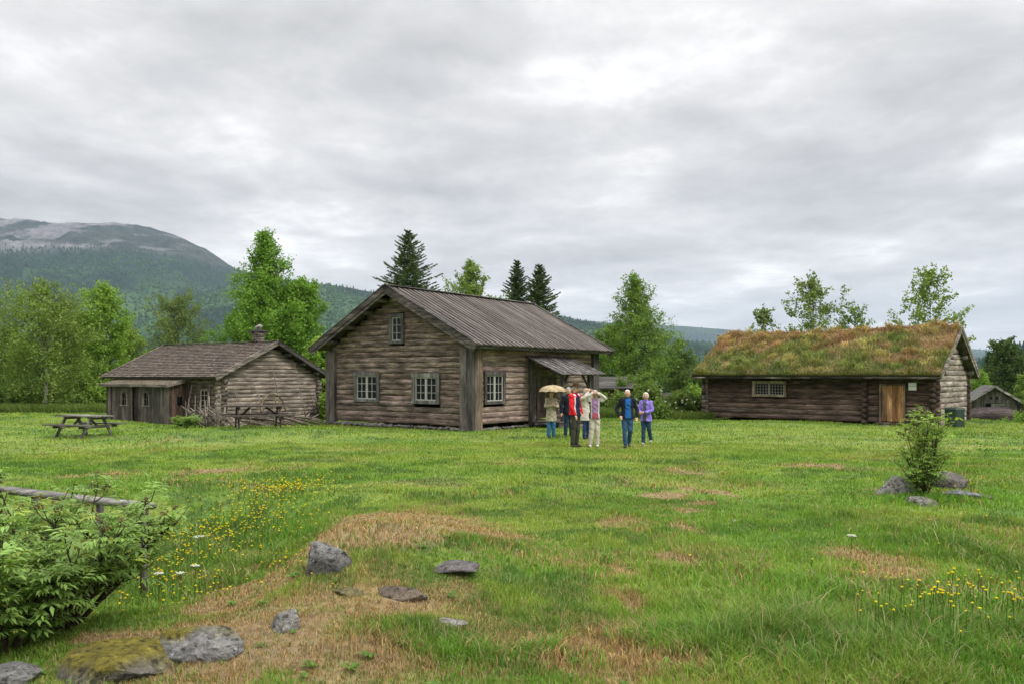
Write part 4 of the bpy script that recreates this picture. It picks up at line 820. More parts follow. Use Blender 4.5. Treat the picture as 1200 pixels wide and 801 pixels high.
# ------------------------------------------------------------------ trees and shrubs
def leaf_mesh(P, size, C, rng, wide=.5, droop=0.0, D=None):
    n = len(P); u = rng.normal(size=(n, 3)); 
    if D is not None: u = u*.55+D
    u[:, 2] -= droop; u /= np.linalg.norm(u, axis=1, keepdims=True)
    w_ = rng.normal(size=(n, 3)); w_ -= (w_*u).sum(1, keepdims=True)*u; w_ /= np.linalg.norm(w_, axis=1, keepdims=True)
    s = (size*(.65+.7*rng.random(n)))[:, None] if np.isscalar(size) else size[:, None]
    V = np.stack([P-u*s*.5, P+w_*s*wide*.5, P+u*s*.5, P-w_*s*wide*.5], 1).reshape(-1, 3)
    return V, (np.arange(n)*4)[:, None]+np.arange(4)[None], np.repeat(C, 4, 0)
def make_tree(name, loc, H, spread, seed, label, leaves=16000, leaf=.15, c1=(.10,.19,.035), c2=(.16,.26,.05), t0=.18, prof='oval', nl=34, up=.75, bark=(.11,.09,.07), trunk_r=None, twig=.38, group=None, cat='tree', stems=1, clump=.16, weep=0.0, rise=.15, wide=.82, gap=0.0):
    rng = np.random.default_rng(seed); R = empty(name, loc, rng.random()*6, label, cat, group); tr = MB(); Ps = []; Ws = []; tr0 = trunk_r or H*.016
    c1, c2, bark = np.array(c1), np.array(c2), np.array(bark)
    for st in range(stems):
        lean = rng.normal(size=2)*(.02 if stems == 1 else .22); Hs = H*(1 if stems == 1 else .65+.35*rng.random()); zt = np.linspace(0, 1, 9)
        tp = np.stack([lean[0]*Hs*zt+.03*H*(fbm(zt*2.5+seed, 0*zt+st, 0, 3, 2)-.5), lean[1]*Hs*zt+.03*H*(fbm(zt*2.5+seed, 0*zt+st+9, 0, 5, 2)-.5), zt*Hs*.985], -1)
        if stems > 1: tp[:, :2] += rng.normal(size=2)*.08*spread
        tr.tube(tp, tr0*(1-.93*zt**.9)/math.sqrt(stems), bark, 7)
        n_l = max(5, int(nl/stems))
        for i in range(n_l):
            t = t0+(1-t0)*((i+.7*rng.random())/n_l)**.92; t = min(t, .985)
            s_ = (t-t0)/(1-t0)
            if prof == 'oval': p = (math.sin(math.pi*min(1, .16+.84*s_))**.62)*(1-.25*s_)
            elif prof == 'cone': p = (1-s_)**.75*(.55+.45*min(1, s_*5+.25))+.05
            elif prof == 'broad': p = math.sqrt(max(0, 1-(s_*1.0)**2.2))*(.75+.25*s_)
            else: p = .6*(1-s_)+.35
            L = spread*p*(.72+.5*rng.random())*(1 if stems == 1 else .7); az = i*2.39996+rng.random()*.9+st; el = rad(12+50*s_*up+16*rng.random())
            o = np.array([np.interp(t, zt, tp[:, k]) for k in range(3)]); dv = np.array([math.cos(az)*math.cos(el), math.sin(az)*math.cos(el), math.sin(el)])
            q = np.linspace(0, 1, 6)[:, None]; cur = o+dv*L*q+np.array([0, 0, 1])*L*(rise*q**2-weep*q**2.2)+rng.normal(size=(6, 3))*.035*L*q
            tr.tube(cur, np.linspace(tr0*.36*(1-.6*s_), tr0*.06, 6), np.array([.075, .06, .045]), 4, cap=False)
            m = max(4, int(L*4.0+3))
            for k in range(m):
                u_ = .18+.82*(k+rng.random())/m; a = np.array([np.interp(u_, q[:, 0], cur[:, j]) for j in range(3)])
                td = dv*.7+rng.normal(size=3)*.75; td[2] += .1-weep*1.6; td /= np.linalg.norm(td); tl = (twig*L*(1.05-.55*u_)+.12*H*.06+.12)*(.6+.7*rng.random())
                e = a+td*tl
                if k % 2 == 0: tr.tube([a, (a+e)/2+rng.normal(size=3)*.03*tl, e], [tr0*.07, tr0*.05, tr0*.02], (.06, .045, .03), 3, cap=False)
                Ps.append((a, e)); Ws.append(tl)
    tr.build('trunk', M_BARK, R, True)
    Ws = np.array(Ws); 
    if gap > 0: keep = rng.random(len(Ws)) > gap; Ps = [p for p, k in zip(Ps, keep) if k]; Ws = Ws[keep]
    idx = rng.choice(len(Ws), leaves, p=Ws/Ws.sum()); A = np.array([p[0] for p in Ps])[idx]; E = np.array([p[1] for p in Ps])[idx]
    u_ = rng.random((leaves, 1))**.75*1.08; P = A+(E-A)*u_+rng.normal(size=(leaves, 3))*clump*(.6+.4*Ws[idx][:, None])
    tone = rng.random(len(Ws))[idx]; f = np.clip(.25+.5*tone+.35*(rng.random(leaves)-.5)+.18*(P[:, 2]/H-.5), 0, 1)
    V, Fc, C = leaf_mesh(P, leaf, mix3(c1, c2, f)*np.array([1.42, 1.32, 1.2]), rng, wide, weep*1.2)
    mesh_np('crown', V, Fc, C, M_LEAF, R)
    return R
def make_spruce(name, loc, H, spread, seed, label, group=None, c1=(.042,.080,.028), c2=(.095,.145,.050), t0=.06, dens=1.0):
    rng = np.random.default_rng(seed); R = empty(name, loc, rng.random()*6, label, 'tree', group); tr = MB(); z = np.linspace(0, H, 8); tr.tube(np.stack([.02*np.sin(z), 0*z, z], -1), np.linspace(H*.014, .012, 8), (.09, .07, .055), 7)
    P, D, S, T = [], [], [], []; h = H*t0
    while h < H*.985:
        s_ = (h/H-t0)/(1-t0); L0 = spread*(1-s_)**.85*(.9+.2*rng.random())+.10; nb = int(9+4*rng.random()); a0 = rng.random()*6
        for k in range(nb):
            if rng.random() < .22: continue
            az = a0+k*2*math.pi/nb+.5*rng.random(); L = L0*(.45+.65*rng.random()**.8); hh = h+.12*(rng.random()-.5); q = np.linspace(0, 1, 7)
            rise = .10+.50*s_; zz_ = hh+L*(rise*q-.62*q**1.6*(1-.7*s_)+.22*q**3); cur = np.stack([np.cos(az)*L*q, np.sin(az)*L*q, zz_], -1)
            tr.tube(cur[::2], np.linspace(H*.0035*(1-.7*s_), .004, 4), (.08, .065, .05), 3, cap=False)
            dv = np.array([math.cos(az), math.sin(az), -.10+.5*s_]); sd = np.array([-math.sin(az), math.cos(az), 0]); n = int((10+L*36)*dens)
            u_ = rng.random(n)**.8; pos = np.stack([np.interp(u_, q, cur[:, j]) for j in range(3)], -1); sg = np.where(rng.random(n) < .5, -1, 1); wd = L*.34*(1.05-u_)*rng.random(n)+.02
            pos = pos+sd*(sg*wd)[:, None]+np.array([0, 0, -1])*(wd*.22+.05*rng.random(n))[:, None]
            P.append(pos); D.append(dv*.8+sd*(sg*.75)[:, None]+np.array([0, 0, -.42+.5*s_])*rng.random((n, 1))); S.append(.15+.13*rng.random(n)*(1-.4*s_)); T.append(np.clip(u_*.7+.4*rng.random(n), 0, 1))
        h += H*.014+.05
    tr.build('trunk', M_BARK, R, True); P, D, S, T = map(np.concatenate, (P, D, S, T))
    V, Fc, C = leaf_mesh(P, S*1.3, mix3(np.array(c1), np.array(c2), T)*(.75+.5*rng.random((len(P), 1))), rng, .30, .0, D*1.4); mesh_np('crown', V, Fc, C, M_NEEDLE, R)
    return R
def put(px, Y, dz=-.1): x = at(px, Y); return (x, Y, hz_(x, Y)+dz)
def top(py, Y, z0): return CAMH+(HORIZON-py)*Y/F-z0
def T(fn, name, px, Y, ytop, wpx, seed, label, **k):
    p = put(px, Y); return fn(name, p, top(ytop, Y, p[2]), wpx*Y/F/2, seed, label, **k)
G_B = 'birches behind the left cottage'
GB1, GB2 = (.085, .145, .030), (.150, .215, .050)
BR1, BR2 = (.095, .190, .028), (.175, .285, .045)
T(make_tree, 'birch_tree', 55, 50, 334, 140, 1, 'dull olive green birch with a white trunk beside the left picnic table', leaves=22000, c1=(.088,.155,.032), c2=(.158,.228,.055), t0=.10, prof='oval', nl=56, up=.55, bark=(.36,.34,.31), weep=.30, leaf=.125, group=G_B)
T(make_tree, 'birch_tree', 122, 54, 336, 84, 2, 'upright bright green birch with a rounded top left of the cottage roof', leaves=15000, c1=BR1, c2=BR2, t0=.12, prof='oval', nl=44, up=.9, leaf=.13, group=G_B, bark=(.2,.18,.16))
T(make_tree, 'birch_tree', 90, 60, 368, 70, 22, 'mid green birch filling the gap between the olive and the bright birch', leaves=15000, c1=GB1, c2=(.13,.20,.042), t0=.08, prof='oval', nl=40, group=G_B, bark=(.2,.18,.16), weep=.12)
T(make_tree, 'birch_tree', 152, 58, 384, 62, 3, 'small loose light green birch close behind the left end of the cottage roof', leaves=12000, c1=GB1, c2=(.165,.245,.055), t0=.1, nl=34, group=G_B, leaf=.13, bark=(.2,.18,.16))
T(make_tree, 'birch_tree', 206, 70, 355, 100, 4, 'sparse grey green birch with visible limbs above the cottage roof', leaves=13000, c1=(.075,.125,.038), c2=(.125,.175,.055), t0=.3, prof='broad', nl=34, leaf=.14, gap=.25, group=G_B, weep=.15)
T(make_tree, 'birch_tree', 12, 62, 385, 60, 5, 'low dark green birch at the left edge of the photo', leaves=14000, c1=(.06,.11,.028), c2=(.11,.165,.04), t0=.05, nl=36, group=G_B)
T(make_tree, 'maple_tree', 316, 62, 270, 120, 6, 'tall bright green maple with a pointed top behind the cottage gable', leaves=28000, c1=(.075,.170,.024), c2=(.145,.265,.040), t0=.18, prof='cone', nl=64, up=.95, leaf=.17, clump=.20, gap=.12)
T(make_tree, 'maple_tree', 354, 64, 328, 72, 7, 'round bright green maple leaning out right of the tall pointed one', leaves=18000, c1=(.080,.175,.025), c2=(.15,.27,.042), t0=.25, prof='oval', nl=34, up=.7, leaf=.17, clump=.20, gap=.1)
T(make_tree, 'maple_tree', 288, 65, 365, 90, 8, 'low bright green maple just behind the stone chimney', leaves=13000, c1=(.08,.18,.025), c2=(.15,.27,.042), t0=.1, prof='oval', nl=28, leaf=.16, gap=.05)
T(make_tree, 'maple_tree', 378, 58, 400, 50, 9, 'yellow green young maple in the gap between cottage and big house', leaves=15000, c1=(.10,.21,.028), c2=(.19,.31,.048), t0=.03, prof='broad', nl=30, leaf=.14)
G_S = 'spruces behind the big house'
T(make_spruce, 'spruce_tree', 478, 66, 269, 170, 10, 'broad dark spruce above the peak of the big house', group=G_S)
T(make_spruce, 'spruce_tree', 606, 68, 304, 108, 11, 'slim spruce with a bare tip, left one of the pair over the ridge end', group=G_S)
T(make_spruce, 'spruce_tree', 632, 66, 308, 118, 12, 'dark spruce, right one of the pair over the ridge end of the big house', group=G_S)
T(make_tree, 'aspen_tree', 552, 64, 309, 120, 13, 'light green aspen peeping over the middle of the plank roof', leaves=15000, c1=(.09,.165,.035), c2=(.165,.24,.06), t0=.3, prof='cone', nl=40, up=1.25, leaf=.15, twig=.3, clump=.12)
G_M = 'trees between the big house and the turf house'
T(make_tree, 'birch_tree', 748, 62, 324, 102, 14, 'tall fresh green birch with a narrow top between the two big buildings', leaves=26000, c1=(.080,.155,.032), c2=(.145,.235,.050), t0=.14, prof='cone', nl=70, up=1.0, leaf=.135, bark=(.28,.25,.21), clump=.17, group=G_M)
T(make_tree, 'birch_tree', 718, 66, 384, 60, 15, 'leafy birch next to the right eave of the big house', leaves=14000, c1=(.08,.155,.032), c2=(.14,.23,.048), t0=.1, nl=34, group=G_M)
T(make_tree, 'birch_tree', 796, 70, 398, 44, 16, 'weeping grey green birch in front of the blue ridge', leaves=14000, c1=(.065,.12,.035), c2=(.115,.175,.05), t0=.1, nl=34, weep=.3, group=G_M, leaf=.12)
T(make_tree, 'birch_tree', 822, 66, 438, 40, 17, 'low bush like birch against the left end of the turf house', leaves=9000, c1=(.075,.14,.035), c2=(.13,.21,.05), t0=.03, nl=24, group=G_M)
G_R = 'saplings showing above the turf roof'
T(make_tree, 'aspen_tree', 894, 60, 365, 60, 18, 'smallest two topped aspen over the left part of the turf roof', leaves=2300, c1=(.085,.14,.035), c2=(.15,.215,.055), t0=.45, prof='x', nl=22, up=1.2, leaf=.15, gap=.35, group=G_R, clump=.1, trunk_r=.05)
T(make_tree, 'aspen_tree', 955, 58, 331, 84, 19, 'airy aspen with open branches above the middle of the turf roof', leaves=5200, c1=(.085,.14,.035), c2=(.15,.215,.055), t0=.4, prof='oval', nl=32, up=1.25, leaf=.15, gap=.3, group=G_R, clump=.11, trunk_r=.06)
T(make_tree, 'rowan_tree', 1008, 58, 364, 56, 20, 'small dense rowan between the two airy aspens over the turf ridge', leaves=4200, c1=(.075,.15,.035), c2=(.13,.215,.05), t0=.4, prof='broad', nl=22, leaf=.13, group=G_R, clump=.10)
T(make_tree, 'aspen_tree', 1092, 54, 320, 92, 21, 'large leaved airy aspen above the right end of the turf roof', leaves=6200, c1=(.095,.165,.035), c2=(.17,.25,.055), t0=.38, prof='oval', nl=30, up=1.2, leaf=.15, gap=.32, group=G_R, clump=.12, trunk_r=.06)
G_F = 'trees beyond the boathouse'
T(make_tree, 'pine_tree', 1177, 84, 404, 52, 23, 'dark round pine standing right above the boathouse', leaves=12000, c1=(.035,.070,.024), c2=(.07,.115,.036), t0=.35, prof='broad', nl=36, leaf=.2, group=G_F, bark=(.10,.075,.055))
T(make_spruce, 'spruce_tree', 1158, 96, 411, 28, 24, 'pale young spruce left of the round pine', group=G_F, c1=(.05,.09,.035), c2=(.09,.14,.05))
T(make_spruce, 'spruce_tree', 1196, 92, 407, 32, 25, 'dark spruce at the right edge of the photo', group=G_F)
T(make_tree, 'birch_tree', 1146, 78, 436, 34, 26, 'low light green birch between turf house and boathouse', leaves=8000, c1=BR1, c2=BR2, t0=.05, nl=24, group=G_F)
T(make_tree, 'birch_tree', 1203, 72, 438, 34, 27, 'light green birch right of the boathouse roof', leaves=10000, c1=(.09,.16,.035), c2=(.16,.24,.05), t0=.05, nl=28, group=G_F)
# shrubs: (px, depth, top row, width px, kind)
SH = [(-12,54,455,60,0,'dark shrub at the very left edge under the birches'),(22,53,450,60,0,'wide dark green shrub under the left birches'),(62,56,452,70,1,'mid green shrub behind the left picnic table'),(100,52,440,52,2,'bright green shrub left of the lean-to'),(122,50,452,34,2,'small bright shrub touching the lean-to corner'),(84,49,470,40,1,'low shrub on the lawn edge right of the white birch trunk'),(36,50,473,46,1,'low rounded shrub on the lawn edge left of the white birch trunk'),(378,46,436,34,2,'bright shrub in the gap beside the big house corner post'),(384,44,462,22,2,'low bright shrub at the foot of the gap beside the big house'),
      (704,50,462,36,1,'shrub at the far corner of the big house'),(728,46,468,44,3,'flowering shrub behind the walking couple'),(762,47,448,54,3,'tall flowering shrub in the middle of the hedge'),(795,46,462,50,3,'shrub with white blossoms near the turf house'),(772,44,476,44,1,'low shrub in front of the flowering ones'),(812,47,466,40,0,'dark shrub beside the left end of the turf house'),(745,52,440,50,1,'shrub hiding the foot of the tall birch'),(815,52,452,34,2,'light shrub by the turf house corner'),
      (1214,60,455,44,2,'light green shrub behind the pointed end of the boat'),(1145,66,462,34,1,'shrub left of the boathouse wall'),(1198,52,486,26,2,'low weedy shrub under the pointed end of the boat'),(1160,110,438,60,1,'far shrub above the boathouse ridge'),(1190,88,440,60,2,'bright hillside shrub over the boathouse'),(1175,50,494,16,1,'tiny shrub under the middle of the boat')]
for i, (px, Y, yt, wd, kd, lb) in enumerate(SH):
    c1, c2 = [((.045,.095,.022), (.09,.15,.034)), ((.065,.125,.028), (.12,.195,.042)), ((.095,.18,.028), (.175,.28,.048)), ((.07,.13,.03), (.13,.195,.048))][kd]
    p = put(px, Y); h = top(yt, Y, p[2])
    r = make_tree('shrub', p, h, wd*Y/F/2, 50+i, lb, leaves=int(3500+90*wd*(h/3)), leaf=.12, c1=c1, c2=c2, t0=.02, prof='broad', nl=30, up=.8, stems=4, cat='shrub', group='shrubs round the edge of the lawn', clump=.16, trunk_r=.06)
    if kd == 3:
        rng = np.random.default_rng(i); mb = MB(); n = 26
        for q in range(n):
            a = rng.random()*6.28; rr = wd*Y/F/2*(.35+.6*rng.random()); mb.ell((math.cos(a)*rr, math.sin(a)*rr, h*(.25+.6*rng.random())), (.07, .07, .06), (.55, .56, .48), 6, 4)
        b_ = mb.build('blossom', M_BLOSSOM, r)
# tall weeds where the lawn ends
def weeds():
    rng = np.random.default_rng(33); n = 26000; seg = [(-40, 128, 47, 50), (690, 838, 43.5, 46)]
    out = []
    for a, b, y0, y1 in seg: k = int(n*(b-a)/400); Y = y0+(y1-y0)*rng.random(k); px = a+(b-a)*rng.random(k); out.append(np.stack([(px-600)*Y/F, Y], -1))
    Q = np.concatenate(out); x, y = Q[:, 0], Q[:, 1]; C = mix3(np.array([.09, .16, .03]), np.array([.17, .22, .05]), rng.random(len(x))); V, Fc, C = blades(x, y, height(x, y), .25+.45*rng.random(len(x)), .035, C, rng, .5)
    tag(mesh_np('weeds', V, Fc, C, M_GRASS), 'pale tall weeds along the far edge of the lawn', 'weeds', kind='stuff')
weeds()
# ------------------------------------------------------------------ bush in the left foreground: pinnate leaves on dark stems
def pinnate_bush(name, loc, H, spread, seed, label, nst=11, nleaf=1500, lf=.085, c1=(.135,.235,.050), c2=(.265,.400,.105), heads=True, cat='bush', z_lo=.25, lean=1.0, pairs=3):
    rng = np.random.default_rng(seed); R = empty(name, loc, 0, label, cat); st = MB(); nodes = []
    for s in range(nst):
        az = s*2.4+rng.random()*.8; L = spread*(.35+.65*rng.random())*lean; hh = H*(.62+.38*rng.random())*(1-.18*(L/spread)); q = np.linspace(0, 1, 9)
        P = np.stack([np.cos(az)*L*q**.85, np.sin(az)*L*q**.85, hh*q**(.95)], -1)+np.cumsum(rng.normal(size=(9, 3))*.018*H, 0)*q[:, None]; P[0] = (rng.normal()*.06, rng.normal()*.06, -.1)
        st.tube(P, np.linspace(.020*H/1.5, .004, 9), (.055, .040, .030), 6)
        for k in range(int(9)):
            u_ = .22+.76*rng.random(); a = np.array([np.interp(u_, q, P[:, j]) for j in range(3)]); dv = np.array([math.cos(az+rng.normal()*1.1), math.sin(az+rng.normal()*1.1), .35+.6*rng.random()]); dv /= np.linalg.norm(dv); tl = (.20+.30*rng.random())*H*.62*(1.1-.5*u_)
            W = [a, a+dv*tl*.5+rng.normal(size=3)*.015, a+dv*tl+np.array([0, 0, .05])]; st.tube(W, [.007, .005, .003], (.07, .055, .035), 4)
            for v in (.35, .6, .8, 1.0): nodes.append(a+(np.array(W[2])-a)*v)
            if u_ > .5: pass
        nodes.append(P[-1]); nodes.append(P[-2]); nodes.append((P[-1]+P[-2])/2)
    st.build('stems', M_BARK, R, True); nodes = np.array(nodes); nodes = nodes[nodes[:, 2] > z_lo*H*.6]
    idx = rng.integers(0, len(nodes), nleaf); V, C, Fs = [], [], []; b = 0
    for i in idx:
        o = nodes[i]+rng.normal(size=3)*.035*H; az = rng.random()*6.28; outd = np.array([math.cos(az), math.sin(az), .6-.9*rng.random()]); outd /= np.linalg.norm(outd); sz = .55+.85*rng.random(); Lr = lf*(1.2+.8*rng.random())*sz; sd = np.cross(outd, [0, 0, 1]); sd /= np.linalg.norm(sd); nrm = np.cross(sd, outd); col_ = mix3(np.array(c1), np.array(c2), np.clip(.5*rng.random()+.5*(o[2]/H), 0, 1))*(.65+.6*rng.random())*(np.array([1.25, 1.0, .7]) if rng.random() < .12 else 1)
        for p in range(pairs*2+1):
            if p == pairs*2: base = o+outd*Lr; d = outd; 
            else: base = o+outd*Lr*(.3+.7*(p//2)/pairs); d = outd*.75+sd*(1 if p % 2 else -1)*.85
            d = d+np.array([0, 0, -.5*rng.random()]); d = d/np.linalg.norm(d); ll = lf*(.8+.4*rng.random())*sz; wv = np.cross(d, nrm); wv /= (np.linalg.norm(wv)+1e-9); wd = ll*.15; dn = np.array([0, 0, -1])*ll*.10
            V += [base, base+d*ll*.45+wv*wd+nrm*wd*.35, base+d*ll+dn, base+d*ll*.45-wv*wd+nrm*wd*.35, base+d*ll*.5]; Fs += [(b, b+1, b+4), (b+1, b+2, b+4), (b+2, b+3, b+4), (b+3, b, b+4)]; C += [col_*(.9+.2*rng.random())]*5; b += 5
    mesh_np('foliage', np.array(V), np.array(Fs), np.array(C), M_LEAF, R)
    if heads:
        mb = MB(); tops = nodes[nodes[:, 2] > .55*H]
        for i in rng.integers(0, len(tops), 60):
            c = tops[i]+np.array([0, 0, .04])
            for k in range(9): mb.ell(c+rng.normal(size=3)*.014, (.010, .010, .009), np.array([.20, .19, .085])*(.7+.6*rng.random())*np.array([1.1, .95, .9]), 5, 3)
        mb.build('bud_heads', M_LEAF, R)['kind'] = 'stuff'
    return R
BUSH = (at(75, 6.75), 6.75)
pinnate_bush('elder_bush', (BUSH[0], BUSH[1], hz_(*BUSH)-.03), 1.40, .98, 71, 'big leafy elder bush with dark stems in the lower left corner', nst=28, nleaf=1600, lf=.072, z_lo=.5)
x, y = at(8, 6.1), 6.1; pinnate_bush('elder_bush', (x, y, hz_(x, y)-.03), .85, .75, 72, 'lower leafy elder bush at the bottom left edge beside the mossy rock', nst=12, nleaf=1300, lf=.075, heads=False)
x, y = at(-25, 7.6), 7.6; pinnate_bush('elder_bush', (x, y, hz_(x, y)-.03), 1.55, 1.1, 73, 'elder bush behind, cut off by the left edge of the photo', nst=14, nleaf=1300, lf=.075)
x, y = G(1082, 584); pinnate_bush('rowan_sapling', (x, y, hz_(x, y)-.02), 1.55, .34, 74, 'slender light green rowan sapling growing between the boulders on the right', nst=9, nleaf=620, lf=.07, c1=(.15,.28,.045), c2=(.30,.42,.09), heads=True, cat='sapling', z_lo=.05)
x, y = G(1083, 588); pinnate_bush('leafy_shrub', (x, y, hz_(x, y)-.02), .95, .36, 76, 'dense light green low shrub wrapped round the foot of the rowan sapling', nst=12, nleaf=620, lf=.055, c1=(.13,.25,.04), c2=(.24,.37,.075), heads=False, cat='shrub', z_lo=0, pairs=2)
x, y = at(218, 34.5), 34.5; pinnate_bush('nettle_clump', (x, y, hz_(x, y)), .55, .6, 75, 'low dark green weeds at the right corner of the lean-to', nst=14, nleaf=500, lf=.10, heads=False, cat='weeds', z_lo=0)
# ------------------------------------------------------------------ boulders
def rock(px, py, s, label, base=(.24,.235,.225), sub=3, sink=.42, seed=0, rz=0, amp=.35, group=None, tilt=0, up=0):
    rng = np.random.default_rng(seed); x, y = G(px, py)
    for _ in range(4): z = hz_(x, y); x, y = G(px, py, z)
    z = hz_(x, y); V, Fc = rock_shape(rng, sub, s, amp)
    nrm = V[:, 2]/s[2]; C = np.tile(np.array(base), (len(V), 1)); o = mesh_np('boulder', V, Fc, C, M_ROCK, None, False); o.location = (x, y, z+s[2]*(1-2*sink)*.5+up); o.rotation_euler = (rad(tilt), rad(tilt*.5), rz)
    tag(o, label, 'rock', group); BARE.append((x, y, max(s[0], s[1])*.55)); return o
def moss(o, f, c=(.21,.18,.028), seed=0):
    me = o.data; n = len(me.vertices); co = np.empty(n*3, np.float32); me.vertices.foreach_get('co', co); co = co.reshape(-1, 3); a = me.color_attributes['Col']; cc = np.empty(n*4, np.float32); a.data.foreach_get('color', cc); cc = cc.reshape(-1, 4)
    s = np.abs(co).max(0); k = sstep(.45-f*.3, .75-f*.3, co[:, 2]/s[2]*.55+fbm(co[:, 0]*4+seed, co[:, 1]*4, co[:, 2]*3, 5, 4)*.8-.05); cc[:, :3] = mix3(cc[:, :3], np.array(c), k); a.data.foreach_set('color', cc.ravel())
G_RK = 'boulders in the left foreground'
rock(380, 672, (.29, .25, .28), 'upright grey lichened boulder set in the bank of dry grass', seed=31, group=G_RK, rz=.3, up=-.02, tilt=-22)
rock(337, 735, (.13, .12, .15), 'small pale grey stone left of the dry mound', seed=2, group=G_RK, base=(.30,.29,.27))
o = rock(242, 760, (.36, .26, .18), 'broad flat topped grey boulder right of the mossy rock', seed=3, group=G_RK, base=(.27,.265,.26)); moss(o, -.5, seed=3)
o = rock(128, 787, (.50, .36, .23), 'large rock covered with yellow green moss at the bottom left', seed=4, group=G_RK, base=(.19,.18,.165)); moss(o, .35, seed=9)
rock(10, 800, (.26, .22, .14), 'grey rock cut off by the bottom left corner', seed=5, group=G_RK)
G_R2 = 'stones lying flat in the dry patch'
rock(468, 700, (.27, .13, .095), 'brown wedge shaped stone lying in the middle of the dry patch', seed=6, group=G_R2, base=(.19,.15,.115), rz=-.35, tilt=10)
rock(528, 676, (.29, .25, .045), 'flat dark grey slab level with the grass', seed=7, group=G_R2, base=(.17,.155,.155), amp=.25, up=.015)
rock(527, 731, (.155, .10, .05), 'small pale stone nearest the bottom of the dry patch', seed=8, group=G_R2, base=(.36,.34,.33))
rock(408, 697, (.14, .08, .05), 'mossy little stone below the upright boulder', seed=9, group=G_R2, base=(.22,.19,.09))
G_R3 = 'boulders round the rowan sapling'
rock(1050, 578, (.41, .34, .38), 'rounded light grey boulder left of the rowan sapling', seed=11, group=G_R3, base=(.33,.315,.29))
rock(1113, 571, (.42, .32, .27), 'dark lichened boulder right of the rowan sapling', seed=12, group=G_R3, base=(.17,.155,.14))
rock(1130, 581, (.48, .24, .13), 'low bluish slab in front of the dark boulder', seed=13, group=G_R3, base=(.24,.25,.27), rz=-.2)
rock(1080, 590, (.30, .18, .13), 'low grey stone at the foot of the sapling', seed=14, group=G_R3, base=(.24,.23,.20))
rock(862, 610, (.09, .06, .03), 'small whitish stone alone on the lawn', seed=15, base=(.48,.44,.42))
rock(320, 614, (.22, .13, .05), 'stone almost covered by grass on the bank near the yellow flowers', seed=16, base=(.22,.17,.12))
# ------------------------------------------------------------------ picnic tables
def picnic_table(x, y, rz, label, dz=0, L=1.95, c=(.155,.145,.125), s=1.0):
    rng = np.random.default_rng(int(abs(x)*10)); T_ = empty('picnic_table', (x, y, hz_(x, y)+dz), rz, label, 'picnic table', 'weathered picnic tables'); T_.scale = (s, s, s); c = np.array(c); D = c*.75
    def planks(name, y0, y1, n, z, l, th=.045):
        mb = MB(); w_ = (y1-y0)/n
        for k in range(n): mb.box((-l/2-.01*rng.random(), y0+k*w_+.005, z-th), (l/2+.01*rng.random(), y0+(k+1)*w_-.005, z+.003*rng.random()), c*(.75+.5*rng.random()))
        return mb.build(name, WX, T_)
    planks('tabletop', -.38, .38, 5, .76, L); planks('bench', -.84, -.56, 2, .46, L+.1); planks('bench', .56, .84, 2, .46, L+.1)
    for X in (-L/2+.38, L/2-.38):
        for s_ in (-1, 1): mb = MB(); mb.beam((X, s_*.66, -.03), (X, s_*.22, .715), .095, .05, D*(.8+.5*rng.random()), up=(1, 0, 0)); mb.build('leg', WZ, T_)
        mb = MB(); mb.box((X+.027, -.80, .32), (X+.072, .80, .413), D); mb.build('seat_support', WY, T_); mb = MB(); mb.box((X+.027, -.36, .62), (X+.072, .36, .713), D); mb.build('top_support', WY, T_)
        mb = MB(); sg = -1 if X > 0 else 1; mb.beam((X+sg*.03+.05, 0, .38), (X+sg*.42, 0, .70), .07, .04, D, up=(0, 1, 0)); mb.build('brace', WX, T_)
    return T_
picnic_table(-15.15, 28.2, rad(-20), 'grey picnic table standing alone on the lawn at the left')
picnic_table(-9.35, 29.3, rad(24), 'dark picnic table in front of the woven rail fence by the cottage', c=(.075,.06,.05), L=2.1, s=1.08)
# split-log rail fence behind the elder bush
def rail_fence():
    rng = np.random.default_rng(5); x1, y1 = -4.38, 9.5; x0, y0 = -7.6, 11.0; F_ = empty('rail_fence', (x1, y1, hz_(x1, y1)), 0, 'low grey split log rail fence half hidden behind the elder bush', 'fence')
    zb = F_.location.z; z = .62-zb; P0 = np.array([x0-x1, y0-y1, z+.03]); P1 = np.array([.02, -.01, z-.02])
    for dz, dy, w_, nm in ((0, 0, .13, 'top_rail'), (-.02, .20, .11, 'top_rail'), (-.46, -.30, .12, 'lower_rail')):
        q = np.linspace(0, 1 if dz > -.1 else .72, 12)[:, None]; P = P0+(P1-P0)*q+np.array([0, dy, dz]); P[:, 2] += .015*(fbm(q[:, 0]*5, 0*q[:, 0]+dy*9, 0, 3, 2)-.5); mb = MB(); mb.tube(P, w_/2, np.array([.19, .18, .17])*(.85+.3*rng.random()), 8, R2=w_*.36); mb.build(nm, WX, F_, True)
    for t in (.06, .40, .75, .97):
        p = P0+(P1-P0)*t; gx, gy = p[0]+x1, p[1]+y1+.09; mb = MB(); mb.tube([(p[0], p[1]+.09, hz_(gx, gy)-zb-.15), (p[0]+.02, p[1]+.09, z-.05)], .045, (.13, .12, .11), 7); mb.build('post', WZ, F_, True)
rail_fence()
